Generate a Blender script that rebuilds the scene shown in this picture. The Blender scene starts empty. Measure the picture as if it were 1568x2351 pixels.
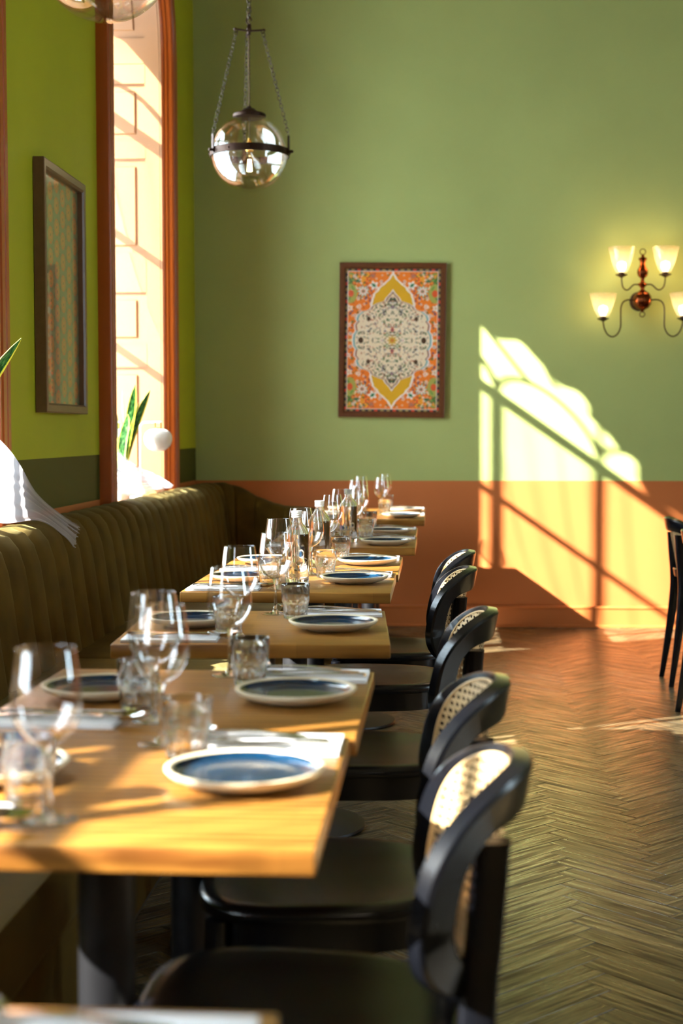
import bpy, bmesh, math, random
import numpy as np
from mathutils import Vector, Matrix
R = random.Random(7)
PI = math.pi
sc = bpy.context.scene
col = sc.collection

# ------------------------------------------------------------------ camera
CAM_H = 1.205
F = 3400.0
cam_d = bpy.data.cameras.new('camera')
cam = bpy.data.objects.new('camera', cam_d)
col.objects.link(cam)
sc.camera = cam
yaw = math.atan(218 / F * math.cos(math.atan(184.5 / F)))
pit = math.atan(184.5 / F)
fwd = Vector((-math.sin(yaw) * math.cos(pit), math.cos(yaw) * math.cos(pit), -math.sin(pit)))
rgt = Vector((math.cos(yaw), math.sin(yaw), 0))
upv = rgt.cross(fwd)
rl = -0.001
rr = rgt * math.cos(rl) + upv * math.sin(rl)
uu = upv * math.cos(rl) - rgt * math.sin(rl)
cam.matrix_world = Matrix(((rr.x, uu.x, -fwd.x, 0), (rr.y, uu.y, -fwd.y, 0), (rr.z, uu.z, -fwd.z, CAM_H), (0, 0, 0, 1)))
cam_d.sensor_fit = 'VERTICAL'
cam_d.sensor_height = 36.0
cam_d.lens = F / 2351 * 36
cam_d.clip_start = 0.05
cam_d.dof.use_dof = True
cam_d.dof.focus_distance = 4.45
cam_d.dof.aperture_fstop = cam_d.lens / 1000 / 0.0145
cam_d.dof.aperture_blades = 0

# ------------------------------------------------------------------ sky, sun, daylight, exposure
SUN_DIR = Vector((1.682, 1.0, -1.177)).normalized()
world = bpy.data.worlds.new('sky')
sc.world = world
world.use_nodes = True
wn = world.node_tree
wn.nodes['Background'].inputs[0].default_value = (0.68, 0.86, 1.0, 1)
wn.nodes['Background'].inputs[1].default_value = 24.0
sd = bpy.data.lights.new('sun', 'SUN')
sd.energy = 72.0
sd.angle = math.radians(0.6)
sd.color = (1.0, 0.95, 0.88)
sun = bpy.data.objects.new('sun', sd)
sun.rotation_euler = SUN_DIR.to_track_quat('-Z', 'Y').to_euler()
sun.location = (-8, -2, 8)
col.objects.link(sun)


def portal(x, y, z, w, h, rot):
    l = bpy.data.lights.new('sky_portal', 'AREA')
    l.shape = 'RECTANGLE'; l.size = w; l.size_y = h
    l.cycles.is_portal = True
    o = bpy.data.objects.new('sky_portal', l)
    o.location = (x, y, z); o.rotation_euler = rot
    col.objects.link(o)


ROOM_X1, ROOM_Y0, ROOM_Z1 = 5.2, -4.5, 4.7
WALL_X, BACK_Y = -1.495, 9.15
WIN_Y = [7.385, 4.085, 0.785, -2.515]
for wy in WIN_Y:
    portal(-2.02, wy, 2.37, 1.44, 3.05, (0, -PI / 2, 0))
R_WIN = [3.6]
for wy in R_WIN:
    portal(ROOM_X1 + 0.06, wy, 2.3, 0.9, 2.6, (0, PI / 2, 0))

sc.view_settings.view_transform = 'Standard'
sc.view_settings.look = 'None'
sc.view_settings.gamma = 1.0
sc.view_settings.use_curve_mapping = False
sc.view_settings.exposure = 0.0
cy = sc.cycles
cy.use_denoising = True
cy.use_adaptive_sampling = True
cy.adaptive_threshold = 0.02
cy.max_bounces = 12
cy.diffuse_bounces = 4
cy.glossy_bounces = 4
cy.transmission_bounces = 10
cy.transparent_max_bounces = 24
cy.sample_clamp_indirect = 6.0
cy.blur_glossy = 0.5

# ------------------------------------------------------------------ object helpers


def tag(o, label=None, cat=None, group=None, kind=None):
    if label: o['label'] = label
    if cat: o['category'] = cat
    if group: o['group'] = group
    if kind: o['kind'] = kind
    return o


def empty(name, loc, rz=0.0, label=None, cat=None, group=None, kind=None):
    o = bpy.data.objects.new(name, None)
    o.empty_display_size = 0.05
    o.location = loc; o.rotation_euler = (0, 0, rz)
    col.objects.link(o)
    return tag(o, label, cat, group, kind)


def copy_tree(o, parent=None):
    c = o.copy(); col.objects.link(c)
    c.parent = parent
    for ch in o.children:
        copy_tree(ch, c)
    return c


class MB:
    def __init__(self):
        self.v = []; self.f = []; self.m = []; self.cm = 0

    def add(self, vs, fs, M=None):
        b = len(self.v)
        if M is not None:
            vs = [tuple(M @ Vector(p)) for p in vs]
        self.v.extend(vs)
        self.f.extend([tuple(i + b for i in f) for f in fs])
        self.m.extend([self.cm] * len(fs))
        return self

    def box(self, x0, x1, y0, y1, z0, z1, M=None, bev=0.0):
        if bev <= 0:
            vs = [(x, y, z) for z in (z0, z1) for y in (y0, y1) for x in (x0, x1)]
            fs = [(0, 2, 3, 1), (4, 5, 7, 6), (0, 1, 5, 4), (2, 6, 7, 3), (0, 4, 6, 2), (1, 3, 7, 5)]
            return self.add(vs, fs, M)
        b = bev
        bm = bmesh.new()
        bmesh.ops.create_cube(bm, size=1.0)
        for p in bm.verts:
            p.co = Vector(((x0 + x1) / 2 + p.co.x * (x1 - x0), (y0 + y1) / 2 + p.co.y * (y1 - y0), (z0 + z1) / 2 + p.co.z * (z1 - z0)))
        bmesh.ops.bevel(bm, geom=list(bm.edges), offset=b, segments=2, profile=0.5, affect='EDGES')
        bm.verts.ensure_lookup_table(); bm.verts.index_update()
        vs = [tuple(p.co) for p in bm.verts]
        fs = [tuple(p.index for p in f.verts) for f in bm.faces]
        bm.free()
        return self.add(vs, fs, M)

    def loft(self, rings, closed_u=True, cap=True, closed_v=False, M=None):
        n = len(rings[0]); vs = [p for r in rings for p in r]; fs = []
        k = len(rings)
        for i in range(k if closed_v else k - 1):
            i2 = (i + 1) % k
            for j in range(n if closed_u else n - 1):
                j2 = (j + 1) % n
                fs.append((i * n + j, i * n + j2, i2 * n + j2, i2 * n + j))
        if cap and closed_u and not closed_v:
            fs.append(tuple(reversed(range(n))))
            fs.append(tuple((k - 1) * n + j for j in range(n)))
        return self.add(vs, fs, M)

    def lathe(self, prof, n=32, M=None, mod=None, cap=False):
        rings = []
        for r, z in prof:
            rg = []
            for j in range(n):
                a = 2 * PI * j / n
                q = r if mod is None else mod(r, z, a)
                rg.append((q * math.cos(a), q * math.sin(a), z))
            rings.append(rg)
        return self.loft(rings, True, cap, False, M)

    def tube(self, pts, rad, n=8, M=None, closed=False, flat=1.0):
        pts = [Vector(p) for p in pts]
        k = len(pts)
        rads = rad if isinstance(rad, (list, tuple)) else [rad] * k
        rings = []
        prev = None
        for i, p in enumerate(pts):
            if closed:
                t = (pts[(i + 1) % k] - pts[i - 1]).normalized()
            else:
                t = (pts[min(i + 1, k - 1)] - pts[max(i - 1, 0)]).normalized()
            if prev is None:
                ref = Vector((0, 0, 1)) if abs(t.z) < 0.9 else Vector((1, 0, 0))
                a = t.cross(ref).normalized()
            else:
                a = (prev - t * prev.dot(t)).normalized()
            prev = a
            b = t.cross(a)
            rings.append([tuple(p + (a * math.cos(2 * PI * j / n) + b * math.sin(2 * PI * j / n) * flat) * rads[i]) for j in range(n)])
        return self.loft(rings, True, not closed, closed, M)

    def build(self, name, mats, parent=None, smooth=True, angle=40, **kw):
        me = bpy.data.meshes.new(name)
        me.from_pydata(self.v, [], self.f)
        mats = mats if isinstance(mats, (list, tuple)) else [mats]
        for m_ in mats:
            me.materials.append(m_)
        if len(mats) > 1:
            me.polygons.foreach_set('material_index', self.m)
        bm = bmesh.new(); bm.from_mesh(me)
        bmesh.ops.recalc_face_normals(bm, faces=bm.faces)
        if smooth:
            for f in bm.faces: f.smooth = True
            ang = math.radians(angle)
            for e in bm.edges:
                if len(e.link_faces) == 2 and e.calc_face_angle(0) > ang:
                    e.smooth = False
        bm.to_mesh(me); bm.free()
        o = bpy.data.objects.new(name, me)
        col.objects.link(o)
        o.parent = parent
        return tag(o, **kw)


def catmull(pts, n=6):
    pts = [Vector(p) for p in pts]
    out = []
    for i in range(len(pts) - 1):
        p0 = pts[max(i - 1, 0)]; p1 = pts[i]; p2 = pts[i + 1]; p3 = pts[min(i + 2, len(pts) - 1)]
        for k in range(n):
            t = k / n
            out.append(0.5 * ((2 * p1) + (p2 - p0) * t + (2 * p0 - 5 * p1 + 4 * p2 - p3) * t * t + (3 * p1 - p0 - 3 * p2 + p3) * t ** 3))
    out.append(pts[-1])
    return out


# ------------------------------------------------------------------ materials
MT = {}


def nt(name):
    m = bpy.data.materials.new(name)
    m.use_nodes = True
    MT[name] = m
    t = m.node_tree
    b = t.nodes['Principled BSDF']
    return m, t, b, t.nodes['Material Output']


def srgb(r, g, b):
    f = lambda c: c / 12.92 if c <= 0.04045 else ((c + 0.055) / 1.055) ** 2.4
    return (f(r / 255), f(g / 255), f(b / 255), 1)


def simple(name, c, rough=0.5, metal=0.0, bump=0.0, bscale=200, coat=0.0, spec=0.5, var=0.0):
    m, t, b, o = nt(name)
    b.inputs['Base Color'].default_value = c
    b.inputs['Roughness'].default_value = rough
    b.inputs['Metallic'].default_value = metal
    b.inputs['Coat Weight'].default_value = coat
    b.inputs['Specular IOR Level'].default_value = spec
    if bump or var:
        tc = t.nodes.new('ShaderNodeTexCoord')
        n = t.nodes.new('ShaderNodeTexNoise'); n.inputs['Scale'].default_value = bscale
        n.inputs['Detail'].default_value = 3
        t.links.new(tc.outputs['Object'], n.inputs['Vector'])
        if bump:
            bp = t.nodes.new('ShaderNodeBump'); bp.inputs['Strength'].default_value = bump
            bp.inputs['Distance'].default_value = 0.002
            t.links.new(n.outputs['Fac'], bp.inputs['Height'])
            t.links.new(bp.outputs[0], b.inputs['Normal'])
        if var:
            mx = t.nodes.new('ShaderNodeMix'); mx.data_type = 'RGBA'
            mx.inputs[6].default_value = tuple(x * (1 - var) for x in c[:3]) + (1,)
            mx.inputs[7].default_value = tuple(min(1, x * (1 + var)) for x in c[:3]) + (1,)
            t.links.new(n.outputs['Fac'], mx.inputs[0])
            t.links.new(mx.outputs[2], b.inputs['Base Color'])
    return m


def math_node(t, op, a=None, b=None):
    n = t.nodes.new('ShaderNodeMath'); n.operation = op
    for i, q in enumerate((a, b)):
        if q is None: continue
        if isinstance(q, (int, float)): n.inputs[i].default_value = q
        else: t.links.new(q, n.inputs[i])
    return n.outputs[0]


def ramp(t, fac, stops):
    r = t.nodes.new('ShaderNodeValToRGB')
    e = r.color_ramp.elements
    while len(e) < len(stops): e.new(0.5)
    for i, (p, c) in enumerate(stops):
        e[i].position = p; e[i].color = c
    t.links.new(fac, r.inputs[0])
    return r.outputs[0]


def mixc(t, fac, a, b):
    mx = t.nodes.new('ShaderNodeMix'); mx.data_type = 'RGBA'
    if isinstance(fac, (int, float)): mx.inputs[0].default_value = fac
    else: t.links.new(fac, mx.inputs[0])
    for k, q in ((6, a), (7, b)):
        if isinstance(q, tuple): mx.inputs[k].default_value = q
        else: t.links.new(q, mx.inputs[k])
    return mx.outputs[2]


ORANGE = srgb(188, 106, 54)


def wall_paint(name, upper, band, lower, zb, zl):
    m, t, b, o = nt(name)
    g = t.nodes.new('ShaderNodeNewGeometry')
    s = t.nodes.new('ShaderNodeSeparateXYZ'); t.links.new(g.outputs['Position'], s.inputs[0])
    c = upper
    if band:
        c = mixc(t, math_node(t, 'LESS_THAN', s.outputs[2], zb), upper, band)
    c = mixc(t, math_node(t, 'LESS_THAN', s.outputs[2], zl), c, lower)
    n = t.nodes.new('ShaderNodeTexNoise'); n.inputs['Scale'].default_value = 1.6
    n.inputs['Detail'].default_value = 5
    t.links.new(g.outputs['Position'], n.inputs['Vector'])
    sh = ramp(t, n.outputs['Fac'], [(0.3, (0.93, 0.93, 0.93, 1)), (0.7, (1.05, 1.05, 1.05, 1))])
    mu = t.nodes.new('ShaderNodeMix'); mu.data_type = 'RGBA'; mu.blend_type = 'MULTIPLY'
    mu.inputs[0].default_value = 1.0
    t.links.new(c, mu.inputs[6]); t.links.new(sh, mu.inputs[7])
    t.links.new(mu.outputs[2], b.inputs['Base Color'])
    b.inputs['Roughness'].default_value = 0.62
    b.inputs['Specular IOR Level'].default_value = 0.3
    n2 = t.nodes.new('ShaderNodeTexNoise'); n2.inputs['Scale'].default_value = 260
    t.links.new(g.outputs['Position'], n2.inputs['Vector'])
    bp = t.nodes.new('ShaderNodeBump'); bp.inputs['Strength'].default_value = 0.12; bp.inputs['Distance'].default_value = 0.002
    t.links.new(n2.outputs['Fac'], bp.inputs['Height']); t.links.new(bp.outputs[0], b.inputs['Normal'])
    return m


SAGE = srgb(163, 173, 105)
M_wall_back = wall_paint('paint_back_wall', SAGE, None, ORANGE, 0, 0.902)
M_wall_left = wall_paint('paint_left_wall', srgb(164, 170, 32), srgb(66, 68, 14), ORANGE, 1.104, 0.905)  # upper green yellowed in the colour to stand in for warm bounce light
M_wall_plain = wall_paint('paint_other_walls', srgb(128, 120, 88), None, ORANGE, 0, 0.902)
M_ceiling = simple('ceiling_paint', srgb(150, 130, 92), 0.8)
M_orange = simple('orange_gloss_paint', ORANGE, 0.38, bump=0.05, bscale=60)
M_trim = simple('orange_trim_paint', srgb(158, 70, 8), 0.35, bump=0.05, bscale=80)
M_reveal = simple('apricot_reveal_paint', srgb(138, 92, 54), 0.45)
M_window = simple('white_window_paint', srgb(225, 215, 195), 0.4)
M_black = simple('black_lacquer', (0.003, 0.0034, 0.005, 1), 0.24, spec=0.42, bump=0.03, bscale=90)
M_iron = simple('dark_iron', (0.012, 0.012, 0.014, 1), 0.42, metal=0.4, spec=0.5)
M_steel = simple('polished_steel', (0.72, 0.72, 0.70, 1), 0.16, metal=1.0)
M_bronze = simple('dark_bronze', srgb(62, 44, 34), 0.42, metal=0.75, bump=0.1, bscale=120)
M_copper = simple('copper_lustre', srgb(118, 58, 30), 0.2, metal=1.0)
M_brass = simple('brass', srgb(205, 160, 80), 0.25, metal=1.0)
M_cream = simple('cream_stoneware', srgb(212, 198, 168), 0.42, var=0.06, bscale=90)
M_paperw = simple('white_paper_napkin', srgb(236, 236, 238), 0.75, bump=0.15, bscale=500)
M_pot = simple('white_cloth_pot', srgb(215, 212, 205), 0.8, bump=0.3, bscale=120)
M_potdark = simple('dark_pot_rim', srgb(30, 32, 30), 0.4)
M_frame = simple('walnut_frame', srgb(92, 50, 22), 0.32, bump=0.1, bscale=40, var=0.35)
M_frame_dark = simple('dark_brown_frame', srgb(100, 72, 52), 0.3, bump=0.08, bscale=40, var=0.2)  # brown lightened to paint in the glancing reflection on the frame face
M_whitemetal = simple('white_metal', srgb(228, 228, 220), 0.35)
M_soil = simple('soil', srgb(40, 30, 22), 0.9)
M_rope = simple('braided_cable', srgb(98, 78, 50), 0.8, bump=0.5, bscale=300)
M_chain = simple('aged_chain', srgb(82, 72, 56), 0.5, metal=0.6)
M_cap = simple('frosted_clear_cap', srgb(225, 230, 228), 0.3)
MT['frosted_clear_cap'].node_tree.nodes['Principled BSDF'].inputs['Transmission Weight'].default_value = 0.6
M_navytxt = simple('navy_print', srgb(16, 84, 140), 0.5)
M_greytxt = simple('grey_print', srgb(110, 105, 100), 0.6)


def glass_mat(name, ior=1.45, tint=(1, 1, 1, 1), clear=0.0, rough=0.0):
    m, t, b, o = nt(name)
    t.nodes.remove(b)
    g = t.nodes.new('ShaderNodeBsdfGlass'); g.inputs['IOR'].default_value = ior
    g.inputs['Roughness'].default_value = rough; g.inputs['Color'].default_value = tint
    if clear > 0:
        tr = t.nodes.new('ShaderNodeBsdfTransparent')
        mx = t.nodes.new('ShaderNodeMixShader'); mx.inputs[0].default_value = clear
        t.links.new(g.outputs[0], mx.inputs[1]); t.links.new(tr.outputs[0], mx.inputs[2])
        t.links.new(mx.outputs[0], o.inputs[0])
    else:
        t.links.new(g.outputs[0], o.inputs[0])
    return m


def thin_glass(name, base=0.04, edge=0.55, tint=(1, 1, 1, 1), gloss=(1, 1, 1, 1), power=3.0):
    """a sheet thin enough not to bend light: see-through with a mirror film that grows at glancing angles"""
    m, t, b, o = nt(name)
    t.nodes.remove(b)
    lw = t.nodes.new('ShaderNodeLayerWeight'); lw.inputs['Blend'].default_value = 0.5
    p = math_node(t, 'POWER', lw.outputs['Facing'], power)
    f = math_node(t, 'ADD', math_node(t, 'MULTIPLY', p, edge), base)
    tr = t.nodes.new('ShaderNodeBsdfTransparent'); tr.inputs[0].default_value = tint
    gl = t.nodes.new('ShaderNodeBsdfGlossy'); gl.inputs['Roughness'].default_value = 0.0
    gl.inputs[0].default_value = gloss
    mx = t.nodes.new('ShaderNodeMixShader')
    t.links.new(f, mx.inputs[0]); t.links.new(tr.outputs[0], mx.inputs[1]); t.links.new(gl.outputs[0], mx.inputs[2])
    t.links.new(mx.outputs[0], o.inputs[0])
    return m


M_glass = glass_mat('clear_glass', 1.48, (0.985, 0.995, 0.99, 1), clear=0.12)
M_water = glass_mat('bottle_glass_with_water', 1.36, (0.995, 1.0, 0.995, 1), clear=0.08)
M_bowl = thin_glass('thin_wine_glass', 0.11, 0.9, power=2.2)
M_globe = thin_glass('globe_glass', 0.065, 0.32, tint=(0.99, 0.985, 0.97, 1), power=2.2)
M_pane = thin_glass('window_pane', 0.05, 0.5, tint=(0.97, 0.98, 0.97, 1), power=4)
M_picglass = thin_glass('picture_glass', 0.03, 0.6, power=4.0)


def emission(name, c, s):
    m, t, b, o = nt(name)
    t.nodes.remove(b)
    e = t.nodes.new('ShaderNodeEmission'); e.inputs[0].default_value = c; e.inputs[1].default_value = s
    t.links.new(e.outputs[0], o.inputs[0])
    return m


M_filament = emission('glowing_filament', (1.0, 0.72, 0.36, 1), 60)
M_bulb = emission('warm_bulb', (1.0, 0.78, 0.48, 1), 12)
M_opal = simple('opal_glass', srgb(240, 236, 228), 0.15)
MT['opal_glass'].node_tree.nodes['Principled BSDF'].inputs['Subsurface Weight'].default_value = 0.0


def shade_mat():
    m, t, b, o = nt('frosted_ribbed_glass')
    t.nodes.remove(b)
    tr = t.nodes.new('ShaderNodeBsdfTransparent'); tr.inputs[0].default_value = (1, 0.95, 0.85, 1)
    tl = t.nodes.new('ShaderNodeBsdfTranslucent'); tl.inputs[0].default_value = (1, 0.93, 0.8, 1)
    df = t.nodes.new('ShaderNodeBsdfDiffuse'); df.inputs[0].default_value = (0.85, 0.82, 0.75, 1)
    gl = t.nodes.new('ShaderNodeBsdfGlossy'); gl.inputs['Roughness'].default_value = 0.15
    a = t.nodes.new('ShaderNodeMixShader'); a.inputs[0].default_value = 0.4
    t.links.new(tl.outputs[0], a.inputs[1]); t.links.new(df.outputs[0], a.inputs[2])
    c = t.nodes.new('ShaderNodeMixShader'); c.inputs[0].default_value = 0.13
    t.links.new(tr.outputs[0], c.inputs[1]); t.links.new(a.outputs[0], c.inputs[2])
    d = t.nodes.new('ShaderNodeMixShader'); d.inputs[0].default_value = 0.12
    t.links.new(c.outputs[0], d.inputs[1]); t.links.new(gl.outputs[0], d.inputs[2])
    t.links.new(d.outputs[0], o.inputs[0])
    return m


M_shade = shade_mat()


def voile_mat():
    m, t, b, o = nt('white_voile')
    t.nodes.remove(b)
    tr = t.nodes.new('ShaderNodeBsdfTransparent')
    tl = t.nodes.new('ShaderNodeBsdfTranslucent'); tl.inputs[0].default_value = (0.75, 0.73, 0.77, 1)
    df = t.nodes.new('ShaderNodeBsdfDiffuse'); df.inputs[0].default_value = (0.75, 0.73, 0.77, 1)
    a = t.nodes.new('ShaderNodeMixShader'); a.inputs[0].default_value = 0.6
    t.links.new(tl.outputs[0], a.inputs[1]); t.links.new(df.outputs[0], a.inputs[2])
    lw = t.nodes.new('ShaderNodeLayerWeight'); lw.inputs['Blend'].default_value = 0.5
    f = math_node(t, 'ADD', math_node(t, 'MULTIPLY', math_node(t, 'POWER', lw.outputs['Facing'], 2.0), 0.5), 0.26)
    mx = t.nodes.new('ShaderNodeMixShader')
    t.links.new(f, mx.inputs[0]); t.links.new(tr.outputs[0], mx.inputs[1]); t.links.new(a.outputs[0], mx.inputs[2])
    t.links.new(mx.outputs[0], o.inputs[0])
    return m


M_voile = voile_mat()


def velvet():
    m, t, b, o = nt('olive_velvet')
    tc = t.nodes.new('ShaderNodeTexCoord')
    n = t.nodes.new('ShaderNodeTexNoise'); n.inputs['Scale'].default_value = 9; n.inputs['Detail'].default_value = 6
    t.links.new(tc.outputs['Object'], n.inputs['Vector'])
    c = ramp(t, n.outputs['Fac'], [(0.3, srgb(64, 46, 9)), (0.7, srgb(86, 64, 14))])
    t.links.new(c, b.inputs['Base Color'])
    b.inputs['Roughness'].default_value = 0.85
    b.inputs['Sheen Weight'].default_value = 0.15
    b.inputs['Sheen Tint'].default_value = (0.8, 0.7, 0.3, 1)
    b.inputs['Sheen Roughness'].default_value = 0.4
    b.inputs['Specular IOR Level'].default_value = 0.15
    n2 = t.nodes.new('ShaderNodeTexNoise'); n2.inputs['Scale'].default_value = 500
    t.links.new(tc.outputs['Object'], n2.inputs['Vector'])
    bp = t.nodes.new('ShaderNodeBump'); bp.inputs['Strength'].default_value = 0.25; bp.inputs['Distance'].default_value = 0.002
    t.links.new(n2.outputs['Fac'], bp.inputs['Height']); t.links.new(bp.outputs[0], b.inputs['Normal'])
    return m


M_velvet = velvet()


def oak_top():
    m, t, b, o = nt('oiled_oak')
    tc = t.nodes.new('ShaderNodeTexCoord')
    mp = t.nodes.new('ShaderNodeMapping'); mp.inputs['Scale'].default_value = (1.2, 9, 9)
    oi = t.nodes.new('ShaderNodeObjectInfo')
    off = t.nodes.new('ShaderNodeVectorMath'); off.operation = 'SCALE'
    off.inputs[0].default_value = (13, 7, 3)
    t.links.new(oi.outputs['Random'], off.inputs['Scale'])
    ad = t.nodes.new('ShaderNodeVectorMath'); ad.operation = 'ADD'
    t.links.new(tc.outputs['Object'], ad.inputs[0]); t.links.new(off.outputs[0], ad.inputs[1])
    t.links.new(ad.outputs[0], mp.inputs[0])
    w = t.nodes.new('ShaderNodeTexNoise'); w.inputs['Scale'].default_value = 2.2; w.inputs['Detail'].default_value = 6
    w.inputs['Distortion'].default_value = 1.2
    t.links.new(mp.outputs[0], w.inputs['Vector'])
    wv = t.nodes.new('ShaderNodeTexWave'); wv.wave_type = 'BANDS'; wv.bands_direction = 'Y'
    wv.inputs['Scale'].default_value = 1.5; wv.inputs['Distortion'].default_value = 7; wv.inputs['Detail'].default_value = 3
    wv.inputs['Detail Scale'].default_value = 0.7
    t.links.new(mp.outputs[0], wv.inputs['Vector'])
    br = t.nodes.new('ShaderNodeTexBrick')
    br.inputs['Color1'].default_value = (0.80, 0.80, 0.80, 1); br.inputs['Color2'].default_value = (1.12, 1.12, 1.12, 1)
    br.inputs['Mortar'].default_value = (0.72, 0.72, 0.72, 1); br.inputs['Mortar Size'].default_value = 0.0006
    br.inputs['Scale'].default_value = 1.0; br.inputs['Brick Width'].default_value = 0.23; br.inputs['Row Height'].default_value = 0.1
    t.links.new(ad.outputs[0], br.inputs['Vector'])
    mp3 = t.nodes.new('ShaderNodeMapping'); mp3.inputs['Scale'].default_value = (6, 150, 60)
    t.links.new(ad.outputs[0], mp3.inputs[0])
    fg = t.nodes.new('ShaderNodeTexNoise'); fg.inputs['Scale'].default_value = 1.0; fg.inputs['Detail'].default_value = 4
    t.links.new(mp3.outputs[0], fg.inputs['Vector'])
    g = mixc(t, 0.45, mixc(t, 0.5, w.outputs['Fac'], wv.outputs['Fac']), fg.outputs['Fac'])
    c = ramp(t, g, [(0.28, srgb(94, 54, 16)), (0.5, srgb(144, 96, 38)), (0.72, srgb(172, 122, 56))])
    mu = t.nodes.new('ShaderNodeMix'); mu.data_type = 'RGBA'; mu.blend_type = 'MULTIPLY'; mu.inputs[0].default_value = 0.8
    t.links.new(c, mu.inputs[6]); t.links.new(br.outputs['Color'], mu.inputs[7])
    t.links.new(mu.outputs[2], b.inputs['Base Color'])
    b.inputs['Roughness'].default_value = 0.34
    b.inputs['Specular IOR Level'].default_value = 0.45
    bp = t.nodes.new('ShaderNodeBump'); bp.inputs['Strength'].default_value = 0.12; bp.inputs['Distance'].default_value = 0.001
    t.links.new(w.outputs['Fac'], bp.inputs['Height']); t.links.new(bp.outputs[0], b.inputs['Normal'])
    return m


M_oak = oak_top()


def parquet_mat():
    m, t, b, o = nt('fumed_oak_parquet')
    uv = t.nodes.new('ShaderNodeAttribute'); uv.attribute_name = 'grain'
    rd = t.nodes.new('ShaderNodeAttribute'); rd.attribute_name = 'tone'
    mp = t.nodes.new('ShaderNodeMapping'); mp.inputs['Scale'].default_value = (4, 85, 1)
    t.links.new(uv.outputs['Vector'], mp.inputs[0])
    n = t.nodes.new('ShaderNodeTexNoise'); n.inputs['Scale'].default_value = 1.0; n.inputs['Detail'].default_value = 5
    n.inputs['Distortion'].default_value = 0.3
    t.links.new(mp.outputs[0], n.inputs['Vector'])
    mp2 = t.nodes.new('ShaderNodeMapping'); mp2.inputs['Scale'].default_value = (3, 16, 1)
    t.links.new(uv.outputs['Vector'], mp2.inputs[0])
    wv = t.nodes.new('ShaderNodeTexWave'); wv.bands_direction = 'Y'; wv.inputs['Scale'].default_value = 1.6
    wv.inputs['Distortion'].default_value = 9; wv.inputs['Detail'].default_value = 3; wv.inputs['Detail Scale'].default_value = 0.6
    t.links.new(mp2.outputs[0], wv.inputs['Vector'])
    c = ramp(t, n.outputs['Fac'], [(0.36, srgb(40, 33, 24)), (0.5, srgb(92, 79, 56)), (0.64, srgb(124, 108, 78))])
    gl = ramp(t, wv.outputs['Fac'], [(0.0, (0.55, 0.55, 0.55, 1)), (0.35, (1, 1, 1, 1))])
    mu = t.nodes.new('ShaderNodeMix'); mu.data_type = 'RGBA'; mu.blend_type = 'MULTIPLY'; mu.inputs[0].default_value = 0.75
    t.links.new(c, mu.inputs[6]); t.links.new(gl, mu.inputs[7])
    tn = ramp(t, rd.outputs['Fac'], [(0.0, (0.55, 0.56, 0.58, 1)), (1.0, (1.45, 1.40, 1.30, 1))])
    mu2 = t.nodes.new('ShaderNodeMix'); mu2.data_type = 'RGBA'; mu2.blend_type = 'MULTIPLY'; mu2.inputs[0].default_value = 1
    t.links.new(mu.outputs[2], mu2.inputs[6]); t.links.new(tn, mu2.inputs[7])
    t.links.new(mu2.outputs[2], b.inputs['Base Color'])
    rg = ramp(t, n.outputs['Fac'], [(0.3, (0.5, 0.5, 0.5, 1)), (0.6, (0.25, 0.25, 0.25, 1))])
    t.links.new(rg, b.inputs['Roughness'])
    b.inputs['Specular IOR Level'].default_value = 0.55
    bp = t.nodes.new('ShaderNodeBump'); bp.inputs['Strength'].default_value = 0.2; bp.inputs['Distance'].default_value = 0.001
    hs = math_node(t, 'ADD', n.outputs['Fac'], math_node(t, 'MULTIPLY', wv.outputs['Fac'], 0.4))
    t.links.new(hs, bp.inputs['Height']); t.links.new(bp.outputs[0], b.inputs['Normal'])
    return m


M_parquet = parquet_mat()
M_subfloor = simple('dark_joint', srgb(28, 20, 12), 0.8)


def cane_mat():
    return simple('woven_cane', srgb(206, 172, 122), 0.45, bump=0.1, bscale=300, var=0.12)


M_cane = cane_mat()


def plate_blue():
    m, t, b, o = nt('deep_blue_glaze')
    tc = t.nodes.new('ShaderNodeTexCoord')
    n = t.nodes.new('ShaderNodeTexNoise'); n.inputs['Scale'].default_value = 12; n.inputs['Detail'].default_value = 4
    t.links.new(tc.outputs['Object'], n.inputs['Vector'])
    c = ramp(t, n.outputs['Fac'], [(0.3, srgb(4, 26, 44)), (0.7, srgb(8, 44, 70))])
    t.links.new(c, b.inputs['Base Color'])
    b.inputs['Roughness'].default_value = 0.16
    b.inputs['Coat Weight'].default_value = 0.4
    b.inputs['Coat Roughness'].default_value = 0.08
    return m


M_blue = plate_blue()


def leaf_mat():
    m, t, b, o = nt('variegated_leaf')
    at = t.nodes.new('ShaderNodeAttribute'); at.attribute_name = 'grain'
    s = t.nodes.new('ShaderNodeSeparateXYZ'); t.links.new(at.outputs['Vector'], s.inputs[0])
    mp = t.nodes.new('ShaderNodeMapping'); mp.inputs['Scale'].default_value = (2.0, 26, 1)
    t.links.new(at.outputs['Vector'], mp.inputs[0])
    n = t.nodes.new('ShaderNodeTexNoise'); n.inputs['Scale'].default_value = 1.3; n.inputs['Detail'].default_value = 4
    n.inputs['Distortion'].default_value = 0.6
    t.links.new(mp.outputs[0], n.inputs['Vector'])
    g = ramp(t, n.outputs['Fac'], [(0.38, srgb(12, 52, 24)), (0.55, srgb(50, 112, 44)), (0.68, srgb(118, 150, 92))])
    e = math_node(t, 'GREATER_THAN', math_node(t, 'ABSOLUTE', s.outputs[0]), 0.78)
    c = mixc(t, e, g, srgb(200, 192, 60))
    t.links.new(c, b.inputs['Base Color'])
    b.inputs['Roughness'].default_value = 0.28
    return m


M_leaf = leaf_mat()


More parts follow.
